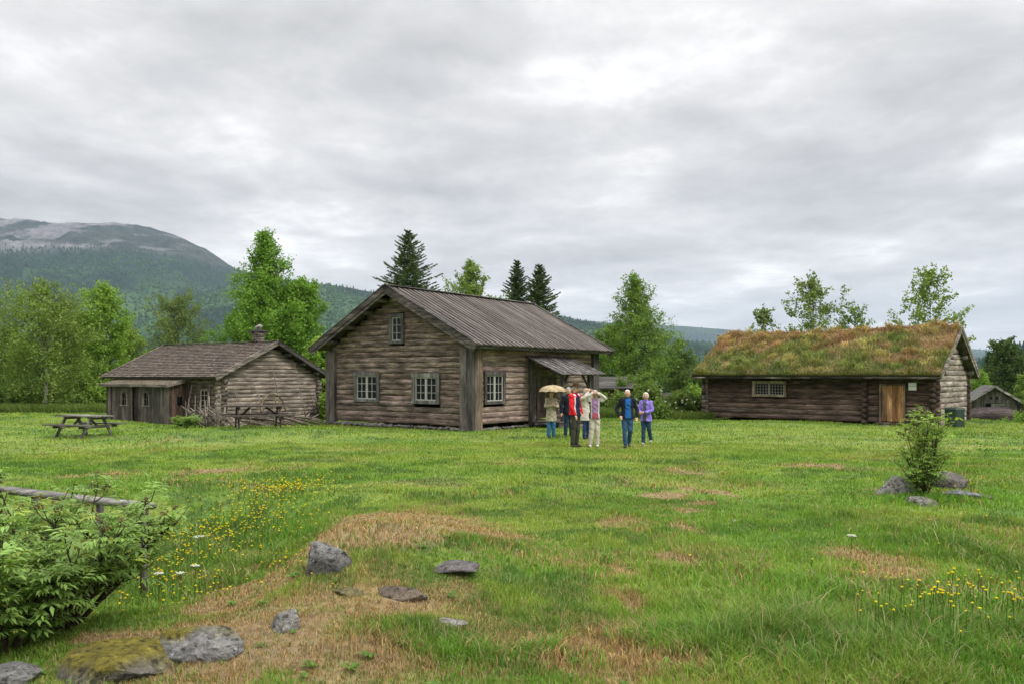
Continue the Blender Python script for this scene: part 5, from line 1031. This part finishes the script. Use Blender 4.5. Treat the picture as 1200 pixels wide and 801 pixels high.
# skigard: slanting poles between paired stakes, in front of the cottage
def skigard(P0, P1, seed, label, n=22, h=1.0, sl=.95):
    rng = np.random.default_rng(seed); x0, y0 = P0; x1, y1 = P1; F_ = empty('pole_fence', (x0, y0, hz_(x0, y0)), 0, label, 'fence', 'slanting pole fences by the cottage'); z0 = F_.location.z; d = np.array([x1-x0, y1-y0]); L = np.linalg.norm(d); u = d/L
    def W(s, z, o=0): X, Y = x0+u[0]*s-u[1]*o, y0+u[1]*s+u[0]*o; return (X-x0, Y-y0, hz_(X, Y)-z0+z)
    for k in range(n):
        s = L*(k+.5*rng.random())/n-.5; rl = 1.9+.9*rng.random(); a = sl*(.75+.4*rng.random()); o = .05*rng.normal(); c = np.array([.185, .155, .125])*(.55+.8*rng.random()); mb = MB()
        p = [W(s, h*.92*(.8+.3*rng.random()), o), W(s+rl*.5, h*.5, o+.02), W(s+rl*math.cos(.5)*.98, .0, o)]; mb.tube(p, [.022, .03, .032], c, 5); mb.build('rail', WX, F_, True)
    for k in range(int(L/1.05)+1):
        for o in (-.09, .09): mb = MB(); s = k*1.05+.05*rng.random(); mb.tube([W(s, -.2, o), W(s+.05*rng.normal(), h*(1.25+.35*rng.random()), o)], [.03, .018], np.array([.20, .17, .14])*(.7+.5*rng.random()), 5); mb.build('stake', WZ, F_, True)
skigard((at(219, 36.6), 36.6), (at(262, 34.0), 34.0), 61, 'slanting pole fence running from the lean-to corner toward the lawn', n=14, h=.95)
skigard((at(262, 34.2), 34.2), (at(350, 35.3), 35.3), 62, 'slanting pole fence along the cottage gable behind the dark picnic table', n=24, h=.62)
# long thin poles leaning on the cottage
def leaning_poles():
    H = bpy.data.objects['shingled_log_house']; Mi = H.matrix_basis if False else Matrix.Translation(H.location) @ Euler(H.rotation_euler).to_matrix().to_4x4(); k = 0
    for x, b, tz, lb in ((.55, .9, 2.0, 'short pole nearest the left corner of the cottage gable'), (.8, .7, 1.75, 'thin short pole second from the left on the cottage gable'), (1.85, .8, 2.2, 'pole leaning left of the wooden hoop'), (2.15, .6, 1.6, 'short pole just left of the wooden hoop'), (3.0, .75, 3.25, 'tall pole rising above the wooden hoop'), (4.5, .95, 3.35, 'tallest pole reaching the right roof slope of the cottage'), (4.85, .55, 1.9, 'short pole right of the tallest one'), (5.65, .6, 1.9, 'short pole near the right corner of the cottage gable'), (5.95, .5, 1.75, 'last short pole by the right corner of the cottage gable')):
        p0 = Mi @ Vector((x+.25, -b, -.05)); p1 = Mi @ Vector((x, -.17, tz)); p0.z = hz_(p0.x, p0.y)-.05; mb = MB(); q = np.linspace(0, 1, 5)[:, None]; P = np.array(p1-p0)*q; P[:, 0] += .03*np.sin(q[:, 0]*3)
        mb.tube(P, np.linspace(.028, .016, 5), np.array([.25, .215, .18]), 6); o = mb.build('pole', WZ, None, True); o.location = p0; tag(o, lb, 'pole', 'poles leaning on the cottage')
    for y, b, tz, lb in ((1.95, .9, 2.1, 'slanting pole against the wall just right of the lean-to'), (.55, .75, 2.15, 'slanting pole between the cottage window and the corner'), (1.75, .5, 1.1, 'short stick beside the lean-to wall')):
        p0 = Mi @ Vector((-b, y-.35, 0)); p1 = Mi @ Vector((-.22, y, tz)); p0.z = hz_(p0.x, p0.y)-.05; mb = MB(); q = np.linspace(0, 1, 4)[:, None]; mb.tube(np.array(p1-p0)*q, np.linspace(.04, .022, 4), (.22, .19, .155), 6); o = mb.build('pole', WZ, None, True); o.location = p0; tag(o, lb, 'pole', 'poles leaning on the cottage')
    # bent wooden hoop (an old wheel rim) leaning on the gable
    c0 = Mi @ Vector((2.75, -.62, 0)); z = hz_(c0.x, c0.y); W_ = empty('wheel_rim', (c0.x, c0.y, z+.66), H.rotation_euler.z, 'half round bent wooden rim standing against the cottage gable behind the picnic table', 'wheel rim')
    mb = MB(); a = np.linspace(-.1, math.pi+.1, 26); V = []
    R0 = .80
    P = np.stack([np.cos(a)*R0, .35*np.sin(a)*.5, np.sin(a)*R0*1.05+.12], -1); mb.tube(P, .035, (.24, .18, .12), 4, R2=.085, ref=(0, 1, 0)); mb.build('rim', WX, W_, True)
    for t in (.5, .9, 1.4): mb = MB(); mb.beam((math.cos(t)*.9, .12, math.sin(t)*.95), (math.cos(t)*.25+.25, .05, .1), .06, .035, (.25, .19, .13)); mb.build('spoke', WX, W_)
    # heap of loose rails under it
    rng = np.random.default_rng(9)
    for k in range(16):
        s = -.2+k*.42; l = 1.2+1.1*rng.random(); p0 = Mi @ Vector((s, -.95-.5*rng.random(), .05)); p1 = Mi @ Vector((s+l*.8*(1 if rng.random() < .7 else -1), -.5-.4*rng.random(), .25+.45*rng.random())); p0.z = hz_(p0.x, p0.y)+.04; p1.z = max(p1.z, hz_(p1.x, p1.y)+.1+.4*rng.random()); mb = MB(); q = np.linspace(0, 1, 3)[:, None]; mb.tube(np.array(p1-p0)*q, [.035, .04, .03], np.array([.20, .165, .135])*(.6+.7*rng.random()), 5); o = mb.build('loose_rail', WX, None, True); o.location = p0; tag(o, 'grey loose rail thrown on the heap at the foot of the cottage gable', 'rail', 'loose rails heaped against the cottage')
leaning_poles()
# tuft of pale flowers by the lean-to fence
# ------------------------------------------------------------------ dark green utility box by the turf house
def utility_box():
    Y = 36.2; k = Y/F; x0, x1 = at(1109, Y), at(1127.5, Y); h = (499.5-478)*k; zb = CAMH-(499.5-HORIZON)*k; B = empty('utility_box', ((x0+x1)/2+.02, Y, zb), rad(28), 'dark green metal box standing at the gable of the turf house', 'utility box'); w_ = .27; d_ = .26; c = (.020, .040, .027)
    mb = MB(); mb.box((-w_-.06, -d_, -.1), (w_+.06, d_, h-.05), c); mb.build('cabinet', M_METAL, B)
    mb = MB(); V = [(-w_-.08, -d_-.02, h-.05), (w_+.08, -d_-.02, h-.05), (w_+.08, d_+.02, h-.05), (-w_-.08, d_+.02, h-.05), (-w_-.04, -d_+.02, h+.03), (w_+.04, -d_+.02, h+.03), (w_+.04, d_-.02, h+.03), (-w_-.04, d_-.02, h+.03)]; mb.add(V, BOXF, (.024, .048, .032)); mb.build('lid', M_METAL, B)
    mb = MB(); mb.box((-w_+.0, -d_-.012, .05), (w_-.0, -d_-.002, h-.1), (.018, .037, .025)); dr = mb.build('door', M_METAL, B); mb = MB(); mb.box((w_-.07, -d_-.03, h*.5), (w_-.04, -d_-.013, h*.5+.1), (.05, .05, .05)); mb.build('handle', M_METAL, dr)
utility_box()
# ------------------------------------------------------------------ wild flowers
def flowers():
    rng = np.random.default_rng(77); pts = []
    def clus(px, py, rx, ry, n): x, y = G(px, py); a = rng.normal(size=(n, 2)); pts.append(np.stack([x+a[:, 0]*rx, y+a[:, 1]*ry], -1))
    clus(325, 578, .45, .8, 220); clus(290, 592, .8, .9, 200); clus(235, 600, .7, .7, 130); clus(200, 622, .45, .6, 110); clus(185, 648, .35, .5, 90); clus(215, 675, .4, .5, 30); clus(240, 640, .7, .8, 50); clus(1130, 745, .45, .35, 60); clus(1070, 725, .35, .25, 14); clus(1175, 720, .3, .5, 24); clus(330, 700, .6, .6, 8); clus(1130, 575, .4, .4, 10); clus(900, 650, 2.5, 2.5, 7)
    Q = np.concatenate(pts); mb = MB(); st = MB()
    for x, y in Q:
        z = hz_(x, y); t = float(tallness(np.array([x]), np.array([y]))[0]); h = .07+.26*t+.08*rng.random(); s = (.008+.006*rng.random())*(1+y/26); lx, ly = rng.normal(size=2)*.03; st.tube([(x, y, z), (x+lx, y+ly, z+h)], .0022*(1+y/14), (.09, .15, .03), 3, cap=False)
        c = np.array([.85, .70, .02])*(.85+.25*rng.random()); n = 5; V = [(x+lx, y+ly, z+h-.004)]+[(x+lx+math.cos(k*1.2566)*s, y+ly+math.sin(k*1.2566)*s, z+h+.006) for k in range(n)]; mb.add(V, [(0, 1+k, 1+(k+1) % n) for k in range(n)], c); mb.ell((x+lx, y+ly, z+h+.004), (s*.75, s*.75, s*.6), c*.85, 5, 3)
    tag(mb.build('buttercups', M_BLOSSOM), 'scattered yellow buttercups in the long grass', 'wildflowers', kind='stuff'); tag(st.build('flower_stems', M_GRASS), 'thin green stems under the yellow flowers', 'wildflower stems', kind='stuff')
    G_W = 'white umbel flowers'; 
    for px, py, h, r, lb in ((232, 628, .55, .075, 'white umbel flower among the yellow buttercups'), (228, 652, .45, .05, 'smaller white umbel below the other on the flowery bank'), (185, 655, .4, .05, 'white umbel beside the elder bush'), (210, 690, .35, .035, 'tiny white umbel low on the flowery bank'), (997, 648, .18, .06, 'single white umbel on the lawn left of the dry patch')):
        x, y = G(px, py); z = hz_(x, y); R_ = empty('white_umbel', (x, y, z), 0, lb, 'flower', G_W); mb = MB(); mb.tube([(0, 0, -.02), (.01, 0, h)], .005, (.10, .17, .04), 5)
        for k in range(9): a = k*.7; mb.tube([(.01, 0, h), (.01+math.cos(a)*r*.8, math.sin(a)*r*.8, h+.05)], .002, (.12, .18, .05), 3)
        mb.build('stem', M_GRASS, R_); mb = MB()
        for k in range(34): a = rng.random()*6.28; rr = r*math.sqrt(rng.random()); mb.ell((.01+math.cos(a)*rr, math.sin(a)*rr, h+.055+.01*rng.random()), (.010, .010, .006), (.62, .64, .58), 5, 3)
        mb.build('flower_head', M_BLOSSOM, R_)
flowers()
# ------------------------------------------------------------------ people
def remesh(name, mb, vox, m, parent, colf, smooth=2, fold=0):
    V = np.concatenate(mb.v); me = bpy.data.meshes.new('tmp'); me.from_pydata(V.tolist(), [], [tuple(f) for f in mb.f]); me.update()
    o = bpy.data.objects.new('tmp', me); col.objects.link(o); r = o.modifiers.new('r', 'REMESH'); r.mode = 'VOXEL'; r.voxel_size = vox; r.adaptivity = 0
    s = o.modifiers.new('s', 'SMOOTH'); s.factor = .5; s.iterations = smooth
    dg = bpy.context.evaluated_depsgraph_get(); dg.update(); nm = bpy.data.meshes.new_from_object(o.evaluated_get(dg)); bpy.data.objects.remove(o); bpy.data.meshes.remove(me)
    for a in list(nm.color_attributes): nm.color_attributes.remove(a)
    n = len(nm.vertices); co = np.empty(n*3, np.float32); nm.vertices.foreach_get('co', co); co = co.reshape(-1, 3); set_col(nm, colf(co))
    if fold:
        nr = np.empty(n*3, np.float32); nm.vertices.foreach_get('normal', nr); nr = nr.reshape(-1, 3); f1 = fbm(co[:, 0]*9+co[:, 2]*3, co[:, 1]*9+1.7, co[:, 2]*13+co[:, 0]*6, 12, 3)-.5; nm.vertices.foreach_set('co', (co+nr*(f1*fold)[:, None]).astype(np.float32).ravel()); nm.update(); nm.polygons.foreach_set('use_smooth', np.ones(len(nm.polygons), bool))
    nm.materials.clear(); nm.materials.append(m); nm.name = name; ob = bpy.data.objects.new(name, nm); col.objects.link(ob); ob.parent = parent; return ob
def chain(mb, P, R, R2=None, n=12, sub=4, ref=(0, 1, .01), ends=(0, -1)):
    P = np.array(P, float); R = np.array(R, float); R2 = R if R2 is None else np.array(R2, float); t = np.arange(len(P)); q = np.linspace(0, len(P)-1, (len(P)-1)*sub+1)
    I = lambda A: np.interp(q, t, A)
    Q = np.stack([I(P[:, k]) for k in range(3)], -1)
    for _ in range(1): Q[1:-1] = .5*Q[1:-1]+.25*(Q[:-2]+Q[2:])
    mb.tube(Q, I(R), (1, 1, 1), n, R2=I(R2), ref=ref); 
    for k in ends: r_ = min(I(R)[k], I(R2)[k])*.98; mb.ell(Q[k], (r_, r_, r_), (1, 1, 1), 10, 6)
def solid(c): c = np.array(c, float); return lambda co: np.tile(c, (len(co), 1))
def person(loc, face, H, label, top_c, leg_c, hair_c=(.55,.53,.50), arms=None, legs=None, coat=.50, width=1.0, hair=1.0, hat=None, female=False, shirt=None, topf=None, shoe_c=(.05,.045,.04), lean=0, head_turn=0, head_dn=0, coat_open=False, grp='group of visitors on the lawn', bald=False, handc=None, flare=1.0):
    R = empty('person', loc, rad(face), label, 'person', grp); w = width; s = H
    A = dict(l=[(.150, .005, .640), (.155, -.045, .500)], r=[(-.150, .005, .640), (-.155, -.045, .500)])
    if arms: A.update(arms)
    Lg = dict(l=[(.052, -.006, .285), (.056, .012, .045)], r=[(-.052, -.006, .285), (-.056, .012, .045)])
    if legs: Lg.update(legs)
    J = lambda p: np.array([p[0]*w, p[1], p[2]])*s
    hc = np.array([0.0, -.018-.02*abs(head_dn), .932-.012*head_dn])*s; neck = np.array([0, .004, .862])*s
    sh = {k: np.array([sx*.099*w, .004, .808])*s for k, sx in (('l', 1), ('r', -1))}; hip = {k: np.array([sx*.048*w, .004, .505])*s for k, sx in (('l', 1), ('r', -1))}
    ct, st_ = math.cos(rad(head_turn)), math.sin(rad(head_turn)); cd, sd_ = math.cos(rad(28*head_dn)), math.sin(rad(28*head_dn)); Rh = np.array([[ct, -st_, 0], [st_, ct, 0], [0, 0, 1]]) @ np.array([[1, 0, 0], [0, cd, -sd_], [0, sd_, cd]])
    hp = lambda p: hc+Rh @ (np.array(p)*s)
    b = MB()
    chain(b, [(0, .004*s, .50*s), (0, .006*s, .60*s), (0, .004*s, .70*s), (0, .006*s, .79*s), (0, .006*s, .835*s)], np.array([.084, .070, .078, .080, .042])*s*w, np.array([.060, .052, .058, .058, .035])*s, ref=(0, 1, .01))
    chain(b, [(0, .006*s, .82*s), neck, hc+np.array([0, .01*s, -.03*s])], np.array([.036, .031, .033])*s)
    b.ell(hc, (.046*s, .056*s, .064*s), (1, 1, 1), 16, 12, Rh); b.ell(hp((0, -.018, -.030)), (.033*s, .036*s, .034*s), (1, 1, 1), 12, 8, Rh)
    b.ell(hp((0, -.058, -.006)), (.0085*s, .013*s, .014*s), (1, 1, 1), 8, 6, Rh); b.ell(hp((0, -.053, .008)), (.006*s, .008*s, .016*s), (1, 1, 1), 8, 6, Rh)
    for sx in (-1, 1): b.ell(hp((sx*.047, .004, -.002)), (.007*s, .012*s, .017*s), (1, 1, 1), 8, 6, Rh)
    b.ell(hp((0, -.050, -.034)), (.014*s, .008*s, .006*s), (1, 1, 1), 8, 6, Rh)
    for k, sx in (('l', 1), ('r', -1)):
        e, wr = J(A[k][0]), J(A[k][1]); chain(b, [sh[k]-np.array([sh[k][0]*.12, 0, .006*s]), e, wr], np.array([.026, .022, .016])*s)
        kn, an = J(Lg[k][0]), J(Lg[k][1]); chain(b, [hip[k], kn, an], np.array([.052, .034, .023])*s)
        # hand: palm, four fingers of different lengths, a thumb off the side
        d = wr-e; d /= np.linalg.norm(d)
        if len(A[k]) > 2: d = np.array(A[k][2], float); d /= np.linalg.norm(d)
        side = np.cross(d, [0, 1, 0.05]); side /= np.linalg.norm(side); pn = np.cross(side, d); pal = wr+d*.030*s
        b.ell(pal, (.021*s, .010*s, .030*s), (1, 1, 1), 8, 6, np.stack([side, pn, d], 1))
        for q, ln in enumerate((.036, .042, .039, .030)):
            f0 = pal+side*(q-1.5)*.0105*s+d*.020*s; f1 = f0+d*ln*.5*s-pn*.004*s*sx; f2 = f1+d*ln*.38*s-pn*.014*s*sx; b.tube([f0, f1, f2], [.0050*s, .0047*s, .0038*s], (1, 1, 1), 6)
        f0 = pal-side*sx*.018*s-d*.012*s; f1 = f0-side*sx*.012*s+d*.016*s; f2 = f1+d*.020*s-side*sx*.002*s; b.tube([f0, f1, f2], [.0062*s, .0055*s, .0042*s], (1, 1, 1), 6)
        b.ell(an+np.array([0, -.03*s, -.022*s]), (.022*s, .055*s, .018*s), (1, 1, 1), 8, 6)
    skin = np.array([.58, .34, .255])
    def skf(co):
        c = np.tile(skin, (len(co), 1)); q = (co-hc) @ Rh/s; m = (np.abs(q[:, 0]) < .016) & (q[:, 1] < -.04) & (np.abs(q[:, 2]+.034) < .005); c[m] = (.32, .12, .10); m = (np.abs(np.abs(q[:, 0])-.018) < .008) & (q[:, 1] < -.03) & (np.abs(q[:, 2]-.004) < .005); c[m] = (.07, .05, .045); return c
    remesh('body', b, .0095, M_SKIN, R, skf, 2)
    for sx in (-1, 1): e_ = MB(); e_.ell(hp((sx*.018, -.050, .004)), (.007*s, .006*s, .0055*s), (.06, .045, .04), 8, 6, Rh); e_.build('eye', M_SKIN, R, True)
    if not bald:
        h_ = MB(); h_.ell(hp((0, .014, .016)), (.054*s*hair, .057*s*hair, .058*s), (1, 1, 1), 16, 12, Rh); h_.ell(hp((0, -.010, .042)), (.044*s, .042*s, .028*s), (1, 1, 1), 12, 8, Rh)
        for sx in (-1, 1): h_.ell(hp((sx*.040*hair, .012, -.004)), (.018*s, .032*s, (.035 if female else .02)*s), (1, 1, 1), 10, 8, Rh)
        if female: h_.ell(hp((0, .034, -.02)), (.045*s, .032*s, .045*s), (1, 1, 1), 12, 8, Rh)
        remesh('hair', h_, .012, M_HAIR, R, lambda co: np.array(hair_c)*(.75+.5*fbm(co[:, 0]*90, co[:, 1]*60, co[:, 2]*30, 3, 2))[:, None], 1)
    else:
        h_ = MB(); h_.ell(hp((0, .030, -.006)), (.048*s, .036*s, .036*s), (1, 1, 1), 14, 10, Rh); h_.ell(hp((0, .010, .028)), (.044*s, .048*s, .038*s), (1, 1, 1), 14, 10, Rh); remesh('hair', h_, .012, M_HAIR, R, lambda co: np.tile(np.array(hair_c), (len(co), 1)), 1)
    # trousers
    t = MB(); chain(t, [(0, .004*s, .49*s), (0, .004*s, .585*s)], np.array([.092, .080])*s*w, np.array([.068, .060])*s)
    for k in 'lr':
        kn, an = J(Lg[k][0]), J(Lg[k][1]); fl = an+(kn-an)*.06; chain(t, [hip[k]+np.array([0, 0, .02*s]), (hip[k]+kn)/2+np.array([0, -.003*s, 0]), kn, fl], np.array([.060, .050, .041*flare, .034*flare])*s)
    def lf(co):
        n = fbm(co[:, 0]*16, co[:, 1]*16, co[:, 2]*7, 5, 3); return np.array(leg_c)*(.72+.55*n)[:, None]
    remesh('trousers', t, .012, M_CLOTH, R, lf, 2, .035)
    for k in 'lr':
        an = J(Lg[k][1]); kn = J(Lg[k][0]); z0 = an[2]-.040*s; f = MB(); pitch = np.clip((an[1]-kn[1])/s*1.3-.03, -.1, .6) if an[2] > .055*s else 0
        dn = np.array([0, -math.cos(pitch), -math.sin(pitch)]); f.ell(an+np.array([0, 0, -.020*s])+dn*.028*s, (.026*s, .070*s, .022*s), (1, 1, 1), 12, 8, np.array([[1, 0, 0], [0, math.cos(pitch), -math.sin(pitch)], [0, math.sin(pitch), math.cos(pitch)]])); f.ell(an+np.array([0, .004*s, -.012*s]), (.027*s, .03*s, .028*s), (1, 1, 1), 10, 8)
        remesh('shoe', f, .012, M_METAL, R, solid(shoe_c), 1)
    # upper garment with sleeves
    c = MB(); zc = coat
    chain(c, [(0, .006*s, zc*s), (0, .006*s, (zc+.60)*.5*s), (0, .006*s, .64*s), (0, .004*s, .73*s), (0, .006*s, .80*s), (0, .008*s, .843*s)], np.array([.116+.10*(.5-zc), .110+.09*(.5-zc),   .092, .100, .104, .050])*s*w, np.array([.090+.06*(.5-zc), .084, .073, .076, .070, .044])*s, ends=(-1,), n=18)
    for k in 'lr': c.ell(sh[k]+np.array([0, 0, -.004*s]), (.046*s, .046*s, .047*s), (1, 1, 1), 12, 8)
    for k in 'lr':
        e, wr = J(A[k][0]), J(A[k][1]); chain(c, [sh[k]-np.array([sh[k][0]*.2, 0, 0]), e, wr-(wr-e)*.06], np.array([.043, .035, .028])*s)
    def tf(co):
        n = fbm(co[:, 0]*13, co[:, 1]*13, co[:, 2]*9, 8, 3); base = np.tile(np.array(top_c, float), (len(co), 1)) if topf is None else topf(co, s)
        return base*(.72+.55*n)[:, None]
    g = remesh('jacket', c, .012, M_CLOTH, R, tf, 2, .035)
    col_ = MB(); a = np.linspace(0, 2*math.pi, 17)[:-1]; col_.tube([(0, .008*s, .832*s), (0, .004*s, .862*s)], .047*s, (1, 1, 1), 14, R2=.044*s); cc = np.array(top_c)*.9 if topf is None else np.array(top_c)*.8
    remesh('collar', col_, .010, M_CLOTH, g, solid(cc), 1)
    if hat:
        h_ = MB(); n_ = 24; a = np.arange(n_)*2*math.pi/n_
        prof_ = [(.084, .034), (.086, .039), (.054, .047), (.051, .066), (.047, .088), (.030, .095), (.0, .088)]
        V = []; 
        for r_, z_ in prof_:
            for an_ in a: V.append(hp((math.cos(an_)*r_*.92, math.sin(an_)*r_*1.08, z_-.0+(.008*math.cos(2*an_) if r_ > .08 else 0))))
        Fc = [(i*n_+j, i*n_+(j+1) % n_, (i+1)*n_+(j+1) % n_, (i+1)*n_+j) for i in range(len(prof_)-1) for j in range(n_)]+[tuple(range(n_))[::-1]]; h_.add(V, Fc, hat); hh = h_.build('hat', M_CLOTH, R, True)
        b_ = MB(); V = []
        for r_, z_ in ((.0548, .049), (.0540, .060)):
            for an_ in a: V.append(hp((math.cos(an_)*r_*.93, math.sin(an_)*r_*1.09, z_)))
        b_.add(V, [(j, (j+1) % n_, n_+(j+1) % n_, n_+j) for j in range(n_)], (.06, .035, .02)); b_.build('hat_band', M_CLOTH, hh)
    return R
def gpt(px, Y): x = at(px, Y); return (x, Y, hz_(x, Y)+.01)
def panel(zone, ca, cb):       # front opening of a jacket showing the shirt beneath
    ca, cb = np.array(ca, float), np.array(cb, float)
    return lambda co, s: np.where((zone(co/s))[:, None], cb[None], ca[None])
DEN, DEN2 = (.035, .085, .16), (.028, .065, .12)
# 1 woman under the umbrella
um = gpt(646, 27.6)
person(um, 10, 1.64, 'woman in a long beige patterned coat and blue trousers standing under an umbrella', (.36, .32, .235), (.045, .15, .27), (.20, .12, .07), female=True, coat=.36, width=.94,
       arms=dict(l=[(.150, -.035, .655), (.045, -.135, .690), (-.6, -.3, .5)], r=[(-.145, -.03, .66), (.0, -.135, .700), (.1, -.3, 1)]), topf=lambda co, s: mix3(np.tile([.40, .355, .26], (len(co), 1)), np.array([.22, .20, .15]), (fbm(co[:, 0]*26, co[:, 1]*26, co[:, 2]*26, 4, 2) > .55)*.8), flare=1.15, shoe_c=(.03, .05, .08))
def umbrella():
    d = Matrix.Rotation(rad(10), 3, 'Z') @ Vector((-.005, -.24, 0)); U = empty('umbrella', (um[0]+d.x, um[1]+d.y, um[2]), rad(10), 'open beige umbrella with scalloped edge held over the woman in the long coat', 'umbrella'); n = 16; rows = 8; R0 = .48; zr = 1.63; V = []; C = []
    for i in range(rows+1):
        t = i/rows; r = R0*math.sin(t*1.25)/math.sin(1.25)
        for j in range(n*2):
            a = j*math.pi/n; sc = 1-.05*(j % 2)*t*2 ; z = zr+.21*(1-t**2.1)*1.0-.0*t-(.02*(j % 4 == 0))*t+.035*(j % 4 in (1, 2, 3))*t*0; V.append((math.cos(a)*r*sc+.0, math.sin(a)*r*sc, z)); C.append(mix3(np.array([[.56, .46, .29]]), np.array([.36, .25, .13]), np.array([float(fbm(j*1.3, i*1.7, 0, 3, 2) > .52)*.7]))[0])
    m = n*2; V = np.array(V); V2 = V-np.array([0, 0, .006]); k = len(V); Fc = [(i*m+j, (i+1)*m+j, (i+1)*m+(j+1) % m, i*m+(j+1) % m) for i in range(rows) for j in range(m)]; Fc += [(k+a, k+d_, k+c_, k+b) for a, b, c_, d_ in Fc]; Fc += [(rows*m+j, k+rows*m+j, k+rows*m+(j+1) % m, rows*m+(j+1) % m) for j in range(m)]
    mesh_np('canopy', np.concatenate([V, V2]), Fc, np.concatenate([C, C]), M_BLOSSOM, U); mb = MB(); mb.tube([(0, 0, 1.12), (0, 0, zr+.26)], .007, (.35, .30, .25), 6); mb.build('shaft', M_METAL, U); mb = MB(); mb.tube([(0, 0, 1.14), (0, 0, 1.04), (.02, 0, 1.01), (.045, 0, 1.03)], .012, (.18, .10, .05), 6); mb.build('handle', M_METAL, U)
    for j in range(8): a = j*math.pi/4; mb = MB(); mb.tube([(math.cos(a)*R0*math.sin(t*1.25)/math.sin(1.25)*.98, math.sin(a)*R0*math.sin(t*1.25)/math.sin(1.25)*.98, zr+.21*(1-t**2.1)-.012) for t in np.linspace(0.02, 1, 6)], .003, (.3, .3, .3), 4); mb.build('rib', M_METAL, U)
umbrella()
# 2 man behind in dark jacket
person(gpt(666, 27.9), 8, 1.74, 'grey haired man in a dark navy jacket standing behind the man in the red jacket', (.018, .026, .038), (.025, .050, .085), (.36, .34, .32), width=1.0, coat=.47, arms=dict(l=[(.15, -.01, .645), (.09, -.13, .575)], r=[(-.15, -.01, .645), (-.155, -.05, .50)]))
# 3 tall man with hat, seen from his left side, looking right
def redj(co, s):
    q = co/s; c = np.tile(np.array([.020, .024, .055]), (len(co), 1)); out_ = (np.abs(q[:, 0]) > .075) & (q[:, 2] < .88); c[out_] = (.62, .022, .028); c[(q[:, 2] > .80) & (np.abs(q[:, 0]) > .035)] = (.62, .022, .028)
    c[(np.abs(q[:, 0]) > .045) & (np.abs(q[:, 0]) < .085) & (q[:, 2] > .815)] = (.70, .70, .70); c[(np.abs(np.abs(q[:, 0])-.07) < .008) & (q[:, 1] < -.02) & (q[:, 2] < .80)] = (.68, .68, .68); c[q[:, 2] < .515] = (.02, .024, .05); return c
person(gpt(674, 23.7), 52, 1.88, 'tall man in a brown hat and red and navy jacket looking to the right', (.62, .022, .028), (.052, .056, .040), (.35, .3, .26), hat=(.075, .050, .030), width=1.02, coat=.495, topf=redj, arms=dict(l=[(.14, .02, .655), (.10, -.06, .53)], r=[(-.145, -.02, .65), (-.13, -.085, .520)]), head_turn=-14, shoe_c=(.03, .027, .024))
# 4 woman in long white coat behind, arms raised to the face
person(gpt(687, 26.8), 40, 1.70, 'grey haired woman in a long cream coat holding both hands up to her eyes', (.56, .53, .46), (.03, .05, .13), (.40, .35, .27), female=True, coat=.37, hair=1.06, width=.94, arms=dict(l=[(.175, -.10, .815), (.050, -.115, .925), (-.3, -.1, .6)], r=[(-.175, -.10, .815), (-.055, -.115, .925), (.3, -.1, .6)]), shoe_c=(.02, .03, .06))
# 5 woman in front, beige trousers, lilac top, hands at brow
def lil(co, s):
    q = co/s; c = np.tile(np.array([.60, .57, .50]), (len(co), 1)); fr = (q[:, 1] < -.0) & (np.abs(q[:, 0]) < .062) & (q[:, 2] < .84); c[fr] = (.30, .19, .34); c[fr & (q[:, 2] < .60)] = (.36, .085, .11); dk = (~fr) & (np.abs(q[:, 0]) < .115) & (q[:, 2] < .80); c[dk] = (.05, .045, .06); c[(np.abs(np.abs(q[:, 0])-.066) < .010) & (q[:, 1] < -.01) & (q[:, 2] < .83)] = (.6, .58, .52); return c
person(gpt(697, 23.8), 2, 1.70, 'woman in pale trousers and lilac top shading her eyes with raised arms', (.35, .25, .38), (.50, .47, .39), (.38, .35, .31), female=True, coat=.50, hair=1.06, width=.94, topf=lil, arms=dict(l=[(.205, -.035, .850), (.052, -.09, .945), (-.8, -.1, .1)], r=[(-.200, -.035, .860), (-.052, -.09, .945), (.8, -.1, .1)]), legs=dict(r=[(-.062, -.02, .285), (-.095, -.02, .043)], l=[(.050, .0, .285), (.048, .01, .043)]), flare=1.12, shoe_c=(.6, .58, .52))
# 6 walking man
def nav(co, s):
    q = co/s; c = np.tile(np.array([.018, .022, .032]), (len(co), 1)); c[(q[:, 1] < -.0) & (np.abs(q[:, 0]-.006) < .042*(1.15-.4*(q[:, 2]-.5))) & (q[:, 2] < .845)] = (.018, .11, .34); return c
person(gpt(735, 23.7), 0, 1.74, 'balding white haired man in a black jacket and jeans walking with head bowed', (.02, .024, .034), DEN, (.60, .55, .50), bald=True, coat=.50, width=1.08, topf=nav, head_dn=.8, arms=dict(l=[(.165, .03, .655), (.150, -.03, .525)], r=[(-.175, .02, .655), (-.125, -.06, .545)]), legs=dict(r=[(-.045, -.045, .290), (-.040, -.06, .045)], l=[(.045, -.03, .285), (.040, .09, .065)]), shoe_c=(.05, .05, .055))
# 7 woman in the purple jacket
def pur(co, s):
    q = co/s; c = np.tile(np.array([.26, .20, .62]), (len(co), 1)); c[(q[:, 1] < -.0) & (np.abs(q[:, 0]+.012) < .034) & (q[:, 2] < .84)] = (.10, .11, .12); return c
person(gpt(757, 24.6), -22, 1.61, 'white haired woman in a bright purple jacket walking beside the man in jeans', (.26, .20, .62), DEN2, (.60, .55, .43), female=True, coat=.45, topf=pur, width=.94, hair=1.05, head_turn=8, arms=dict(l=[(.150, -.03, .655), (.010, -.125, .620), (-1, -.3, 0)], r=[(-.150, -.03, .655), (-.055, -.13, .620), (-.3, -1, 0)]), legs=dict(r=[(-.045, -.03, .285), (-.048, -.03, .043)], l=[(.060, .01, .300), (.080, .10, .085)]), shoe_c=(.35, .36, .38))
grass()
